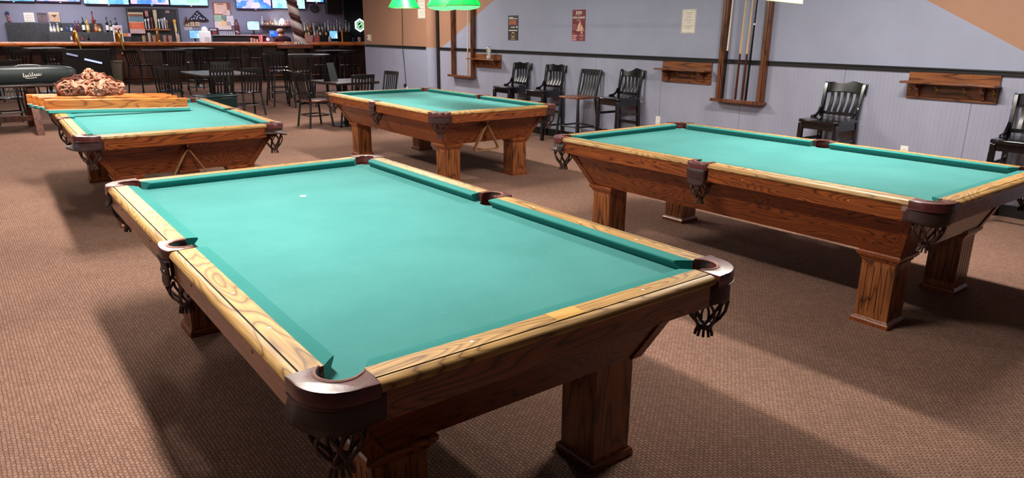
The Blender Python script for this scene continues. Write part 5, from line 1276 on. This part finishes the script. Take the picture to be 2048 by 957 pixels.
# televisions and loudspeaker high on the wall
def tv(px0, px1, py, label, cols, seed, st=1.4, tilt=0.0):
    (ua, za), (ub, _) = on_bar(px0, py, DW-0.12), on_bar(px1, py, DW-0.12)
    t = broot('television', (ua+ub)/2, DW-0.08, za, label, 'television', 'televisions above the bar'); wd = ub-ua; h = min(CEIL-0.03-za, wd*0.56)
    b = MB(); b.box((0, 0, h/2), (wd, 0.07, h)); b.build('casing', plain('tv_navy', s2l(12, 16, 60), 0.3), t, bevel=0.006)
    b = MB(); b.box((0, -0.037, h/2+0.014), (wd-0.03, 0.005, h-0.045)); b.build('display', screen('tv_picture_%d' % seed, seed, cols, st), t)
    b = MB(); b.box((0.05, -0.037, 0.008), (0.05, 0.006, 0.012)); b.build('status_light', emis('led_pale', (0.7, 0.9, 1), 1.5), t)
BW = [(0.03, 0.2, 0.8), (0.2, 0.6, 0.95), (0.7, 0.9, 1.0), (0.95, 0.97, 1.0)]
PV = [(0.05, 0.08, 0.6), (0.1, 0.4, 0.9), (0.75, 0.55, 0.95), (0.95, 0.7, 0.85)]
TL = [(0.1, 0.55, 0.75), (0.35, 0.85, 0.95), (0.6, 0.95, 1.0), (0.25, 0.85, 0.35)]
tv(-24, 70, 3.0, 'leftmost lit television above the bar', BW, 11)
tv(72, 161, 4.2, 'second lit television from the left above the bar', PV, 12)
tv(168, 259, 9.5, 'third lit television from the left, above the white cooler', BW, 13)
tv(261, 339, 10.0, 'fourth lit television from the left, above the tap board', PV, 14)
tv(340.5, 417, 12.0, 'fifth lit television from the left, above the flag case', TL, 15)
tv(473, 543.5, 18.5, 'television with a purple and pink picture right of the cork board', PV, 16)
tv(544.5, 611, 18.5, 'pale blue television behind the striped pole', TL, 17)
tv(612.5, 648, 5.5, 'small high television right of the striped pole', BW, 18)
t = flat_item('loudspeaker', 651, 684, -30, 27.5, 'black loudspeaker box high above the bottle tiers', 'speaker', black_pl, d=DW, dep=0.4, part='cabinet', bevel=0.015); on_face(t, 'grille', 0.06, 0.94, 0.04, 0.96, plain('grille_black', (0.008, 0.008, 0.008), 0.8))
u, z, wd, h = rect(620, 637, 9, 26, DW-0.05)
t = broot('wall_clock', u, DW-0.03, z-h/2, 'round dark wall clock between the televisions and the loudspeaker', 'clock')
def disc(r0, r1, y0, y1, zc, m, nm):
    b = MB(); b.lathe([(r0, 0), (r1, abs(y1-y0))], (0, 0, 0), 24)
    for i, v in enumerate(b.v): b.v[i] = Vector((v.x, y0-v.z, zc+v.y))
    b.build(nm, m, t, smooth=True)
disc(wd*0.5, wd*0.5, 0.03, -0.02, h/2, black_pl, 'rim'); disc(wd*0.40, wd*0.40, -0.02, -0.026, h/2, plain('clock_face', s2l(66, 66, 82), 0.4), 'face')
b = MB(); b.box((0.03, -0.03, h/2+0.02), (0.09, 0.004, 0.012)); b.box((0, -0.03, h/2+0.05), (0.012, 0.004, 0.10)); b.build('hands', gap_m, t)
# neon sign on the dark wall
u, z, wd, h = rect(708.5, 731, 37.5, 63.5, DW-0.1)
t = broot('neon_sign', u, DW-0.09, z-h/2, 'glowing pale green six sided neon sign on the dark wall', 'neon sign')
hexp = lambda k: [(wd*0.5*k*sin(pi*i/3), h/2+h*0.5*k*cos(pi*i/3)) for i in range(6)]
b = MB(); P = hexp(1.04); b.loft([[(x, 0.04, zz) for x, zz in P], [(x, 0.0, zz) for x, zz in P]]); b.build('back_plate', gap_m, t)
b = MB(); b.tube([(x, -0.02, zz) for x, zz in hexp(0.92)], 0.035, 8, closed=True); b.build('outer_tube', emis('neon_white', (0.75, 1.0, 0.95), 1.6), t, smooth=True)
b = MB(); b.tube([(x*0.9, -0.02, zz) for x, zz in hexp(0.55)], 0.018, 8, closed=True); b.tube([(-wd*0.15, -0.02, h*0.4), (wd*0.15, -0.02, h*0.62)], 0.02, 6); b.build('inner_tube', emis('neon_green', (0.35, 0.85, 0.40), 1.0), t, smooth=True)

# brass service rails over the bar edge
for px, lab in ((157, 'left brass service rail bent over the bar edge'), (242.5, 'right brass service rail bent over the bar edge')):
    u = on_bar(px, 80, 0.0)[0]; zt = on_bar(px, 63, 0.1)[1]; ze = on_bar(px, 108, -0.1)[1]
    t = broot('service_rail', u, 0, 0, lab, 'brass rail')
    b = MB(); b.tube([(-0.11, 0.10, CTOP), (-0.11, 0.09, zt-0.10), (-0.09, 0.05, zt-0.02), (-0.06, 0.0, zt), (-0.03, -0.07, zt-0.05), (0.0, -0.10, CTOP), (0.05, -0.11, ze+0.1), (0.02, -0.11, ze)], 0.036, 10); b.build('tube', brass_m, t, smooth=True)
    b = MB(); b.lathe([(0.005, -0.055), (0.04, -0.04), (0.055, 0), (0.04, 0.04), (0.005, 0.055)], (0.0, -0.11, ze), 12); b.build('end_ball', copper_m, t, smooth=True)
# dark low cabinet with a light strip, bin
ua, ub = on_bar(128, 130, -0.5)[0], on_bar(222, 130, -0.5)[0]
t = broot('game_cabinet', (ua+ub)/2, -0.42, 0, 'black cabinet with two slanting lit strips in front of the bar', 'cabinet'); wd = ub-ua
b = MB(); b.box((0, 0, 0.50), (wd, 0.5, 1.0)); b.build('body', gap_m, t, bevel=0.01)
for (pa, pb, st, nm) in (((133, 107.5), (155.5, 112.5), 0.35, 'dim'), ((169, 118.5), (204, 126.5), 1.1, 'bright')):
    A_, B_ = on_bar(*pa, -0.69), on_bar(*pb, -0.69); uc = (ua+ub)/2
    b = MB(); b.tube([(A_[0]-uc, -0.262, A_[1]), (B_[0]-uc, -0.262, B_[1])], 0.025, 8); b.build('light_strip', emis('strip_'+nm, (0.55, 0.60, 1.0), st), t)
u = on_bar(236, 160, -0.35)[0]
t = broot('waste_bin', u, -0.32, 0, 'grey plastic bin between the black cabinet and the brown panel', 'bin')
H = on_bar(234, 123, -0.35)[1]; b = MB(); b.loft([[(x*0.12, y*0.12, 0) for x, y in ((-1, -1), (1, -1), (1, 1), (-1, 1))], [(x*0.17, y*0.17, H) for x, y in ((-1, -1), (1, -1), (1, 1), (-1, 1))]]); b.build('body', bin_m, t, bevel=0.03)
b = MB(); b.box((0, 0, H), (0.38, 0.38, 0.04)); b.build('rim', bin_m, t, bevel=0.01)

# striped pole with its ledge
(ul, zl), (ur, zr) = on_bar(557, 89, -0.55), on_bar(627, 97, -0.55)
uc = (ul+ur)/2
t = broot('pole_ledge', uc, -0.30, 0, 'reddish wooden ledge around the foot of the striped pole', 'ledge')
b = MB(); b.box((0, 0, (zl+zr)/2), (ur-ul, 0.50, zl-zr)); b.build('ledge_top', oak('ledge_wood', s2l(70, 30, 22), s2l(120, 56, 40), s2l(136, 68, 48), 'x'), t, bevel=0.01)
b = MB(); b.box((0, 0, zr/2), (0.5, 0.36, zr)); b.build('box', barf_m, t)
(uf, zf), (ut, zt) = on_bar(601.5, 88, -0.3), on_bar(582.5, 0, -0.3)
t = broot('striped_pole', uf, -0.30, zl, 'pole wrapped in a spiral of pale and dark red cloth', 'pole')
H = CEIL-zl; lean = (ut-uf)/(zt-zl)*H; rp = 0.155
b = MB(); b.tube([(0, 0, 0), (lean, 0, H)], rp-0.012, 20); b.build('core', plain('maroon_cloth', s2l(110, 62, 62), 0.8, var=0.2), t, smooth=True)
def wrap(ph, wdt, r, nm, m):
    b = MB(); rows = []
    for i in range(121):
        a = 2*pi*4.2*i/120+ph; zc = H*i/120
        q = [(lean*min(max(zz, 0), H)/H+r*cos(-a), r*sin(-a), min(max(zz, 0.0), H)) for zz in (zc-wdt/2, zc+wdt/2)]
        rows.append([Vector(p) for p in q])
    b.grid(rows); b.build(nm, m, t, smooth=True, solid=0.012)
pitch = H/4.2
wrap(0.0, pitch*0.50, rp, 'pale_wrap', plain('pale_cloth', s2l(214, 208, 204), 0.8, var=0.1)); wrap(pi*1.03, pitch*0.13, rp+0.004, 'dark_edge', plain('dark_cloth', s2l(52, 40, 42), 0.8))
b = MB(); 
for i in range(14):
    a = 2*pi*i/14; b.tube([(0.12*cos(a), 0.12*sin(a), 0.10), (0.20*cos(a+0.3), 0.20*sin(a+0.3), 0.0)], [0.03, 0.018], 6)
b.build('gathered_hem', plain('pale_cloth', s2l(214, 208, 204), 0.8, var=0.1), t, smooth=True)

# stools along the bar
for px, lab in ((30, 'leftmost black stool at the bar'), (99, 'black stool at the bar below the cream bag'), (412, 'black stool at the bar below the white printer'), (440, 'black stool at the bar below the cork board'), (468, 'black stool at the bar below the dark red figure'), (511, 'black stool at the bar below the pale till screen'), (655, 'black stool at the bar below the white and blue screen'), (690, 'black stool at the bar below the pale brass post')):
    u = on_bar(px, 110, -0.5)[0]; p = bp(u, -0.42, 0); place('hi', mk_hi, p.x, p.y, RB, lab, 'bar stool', 'black stools along the bar')

# bartender behind the counter, seen from behind
def bartender():
    u, _ = on_bar(567, 80, 1.30)
    t = broot('person', u, 1.30, 0, 'person in a pale cap and dark maroon top behind the bar', 'person'); t.rotation_euler = (0, 0, RB+radians(25)); t.scale = (1.22, 1.15, 0.915)
    V = {'pel': (0, 0, 0.95), 'sp': (0, 0.03, 1.15), 'ch': (0, 0.06, 1.36), 'nk': (0, 0.09, 1.50), 'hd': (0, 0.13, 1.60), 'tp': (0, 0.15, 1.70),
         'hl': (-0.10, 0, 0.90), 'kl': (-0.11, 0.03, 0.50), 'al': (-0.11, -0.01, 0.09), 'tl': (-0.12, 0.14, 0.04), 'hr': (0.10, 0, 0.90), 'kr': (0.11, 0.03, 0.50), 'ar': (0.11, -0.01, 0.09), 'tr': (0.12, 0.14, 0.04),
         'sl': (-0.19, 0.05, 1.40), 'el': (-0.26, 0.10, 1.14), 'wl': (-0.16, 0.33, 1.10), 'ml': (-0.14, 0.40, 1.10), 'sr': (0.19, 0.05, 1.40), 'er': (0.26, 0.10, 1.14), 'wr': (0.16, 0.33, 1.10), 'mr': (0.14, 0.40, 1.10)}
    R = {'pel': 0.15, 'sp': 0.14, 'ch': 0.175, 'nk': 0.058, 'hd': 0.085, 'tp': 0.075, 'hl': 0.095, 'kl': 0.06, 'al': 0.042, 'tl': 0.035, 'hr': 0.095, 'kr': 0.06, 'ar': 0.042, 'tr': 0.035,
         'sl': 0.072, 'el': 0.048, 'wl': 0.032, 'ml': 0.030, 'sr': 0.072, 'er': 0.048, 'wr': 0.032, 'mr': 0.030}
    E = [('pel', 'sp'), ('sp', 'ch'), ('ch', 'nk'), ('nk', 'hd'), ('hd', 'tp'), ('pel', 'hl'), ('hl', 'kl'), ('kl', 'al'), ('al', 'tl'), ('pel', 'hr'), ('hr', 'kr'), ('kr', 'ar'), ('ar', 'tr'), ('ch', 'sl'), ('sl', 'el'), ('el', 'wl'), ('wl', 'ml'), ('ch', 'sr'), ('sr', 'er'), ('er', 'wr'), ('wr', 'mr')]
    for s, sd in (('l', -1), ('r', 1)):
        mx, my, mz = V['m'+s]
        for k, (dx, L) in enumerate(((-0.026, 0.065), (-0.009, 0.078), (0.009, 0.074), (0.026, 0.058))):
            a, c = 'f%s%d' % (s, k), 'g%s%d' % (s, k)
            V[a] = (mx+dx, my+0.035, mz+0.004); V[c] = (mx+dx*1.15, my+0.035+L*0.8, mz-0.018); R[a] = 0.010; R[c] = 0.008; E += [('m'+s, a), (a, c)]
        V['t'+s+'1'] = (mx-sd*0.04, my-0.005, mz); V['t'+s+'2'] = (mx-sd*0.06, my+0.035, mz-0.01); R['t'+s+'1'] = 0.011; R['t'+s+'2'] = 0.009; E += [('m'+s, 't'+s+'1'), ('t'+s+'1', 't'+s+'2')]
    V['nose'] = (0, 0.235, 1.605); R['nose'] = 0.014; E.append(('hd', 'nose'))
    keys = list(V); me = bpy.data.meshes.new('body'); me.from_pydata([V[k] for k in keys], [(keys.index(a), keys.index(c)) for a, c in E], [])
    o = bpy.data.objects.new('body_tmp', me); COL.objects.link(o)
    sk = o.modifiers.new('skin', 'SKIN'); sd_ = o.modifiers.new('sub', 'SUBSURF'); sd_.levels = 2
    for i, k in enumerate(keys): me.skin_vertices[0].data[i].radius = (R[k], R[k]); me.skin_vertices[0].data[i].use_root = (k == 'pel')
    m2 = bpy.data.meshes.new_from_object(o.evaluated_get(bpy.context.evaluated_depsgraph_get())); bpy.data.objects.remove(o)
    m2.name = 'body'; m2.materials.clear()
    for mt in (plain('skin', s2l(198, 150, 128), 0.5, var=0.05), plain('maroon_shirt', s2l(62, 28, 40), 0.8, var=0.15), plain('dark_trousers', s2l(26, 26, 34), 0.8), black_pl): m2.materials.append(mt)
    for p in m2.polygons:
        c = p.center; p.use_smooth = True
        p.material_index = 0 if c.z > 1.485 or (c.y > 0.30 and c.z > 1.0) else (1 if c.z > 0.93 else (2 if c.z > 0.10 else 3))
    link('body', m2, t)
    b = MB(); b.lathe([(0.095, 0), (0.100, 0.03), (0.088, 0.075), (0.05, 0.105), (0.01, 0.112)], (0, 0.14, 1.635), 18); b.prism([(-0.075, 0.21), (0.075, 0.21), (0.06, 0.29), (0, 0.31), (-0.06, 0.29)], 1.635, 1.648); b.build('cap', plain('cap_cloth', s2l(186, 166, 146), 0.8), t, smooth=True)
    b = MB()
    for s in (-1, 1): b.lathe([(0.008, -0.02), (0.016, 0), (0.010, 0.02)], (s*0.098, 0.125, 1.60), 8)
    b.build('ear', plain('skin', s2l(198, 150, 128), 0.5), t, smooth=True)
    b = MB()
    for s in (-1, 1): b.lathe([(0.004, -0.008), (0.010, 0), (0.004, 0.008)], (s*0.034, 0.212, 1.628), 8)
    b.build('eye', ink_m, t)
    b = MB(); b.box((0, 0.213, 1.562), (0.045, 0.012, 0.008)); b.build('mouth', LB['red'], t)
    b = MB(); b.lathe([(0.075, 1.565), (0.092, 1.60), (0.094, 1.64)], (0, 0.118, 0), 16); b.build('hair', plain('grey_hair', s2l(96, 84, 78), 0.8), t, smooth=True)
bartender()
for o in list(bpy.data.objects):
    for k in ('_w', '_h', '_d'):
        if k in o: del o[k]
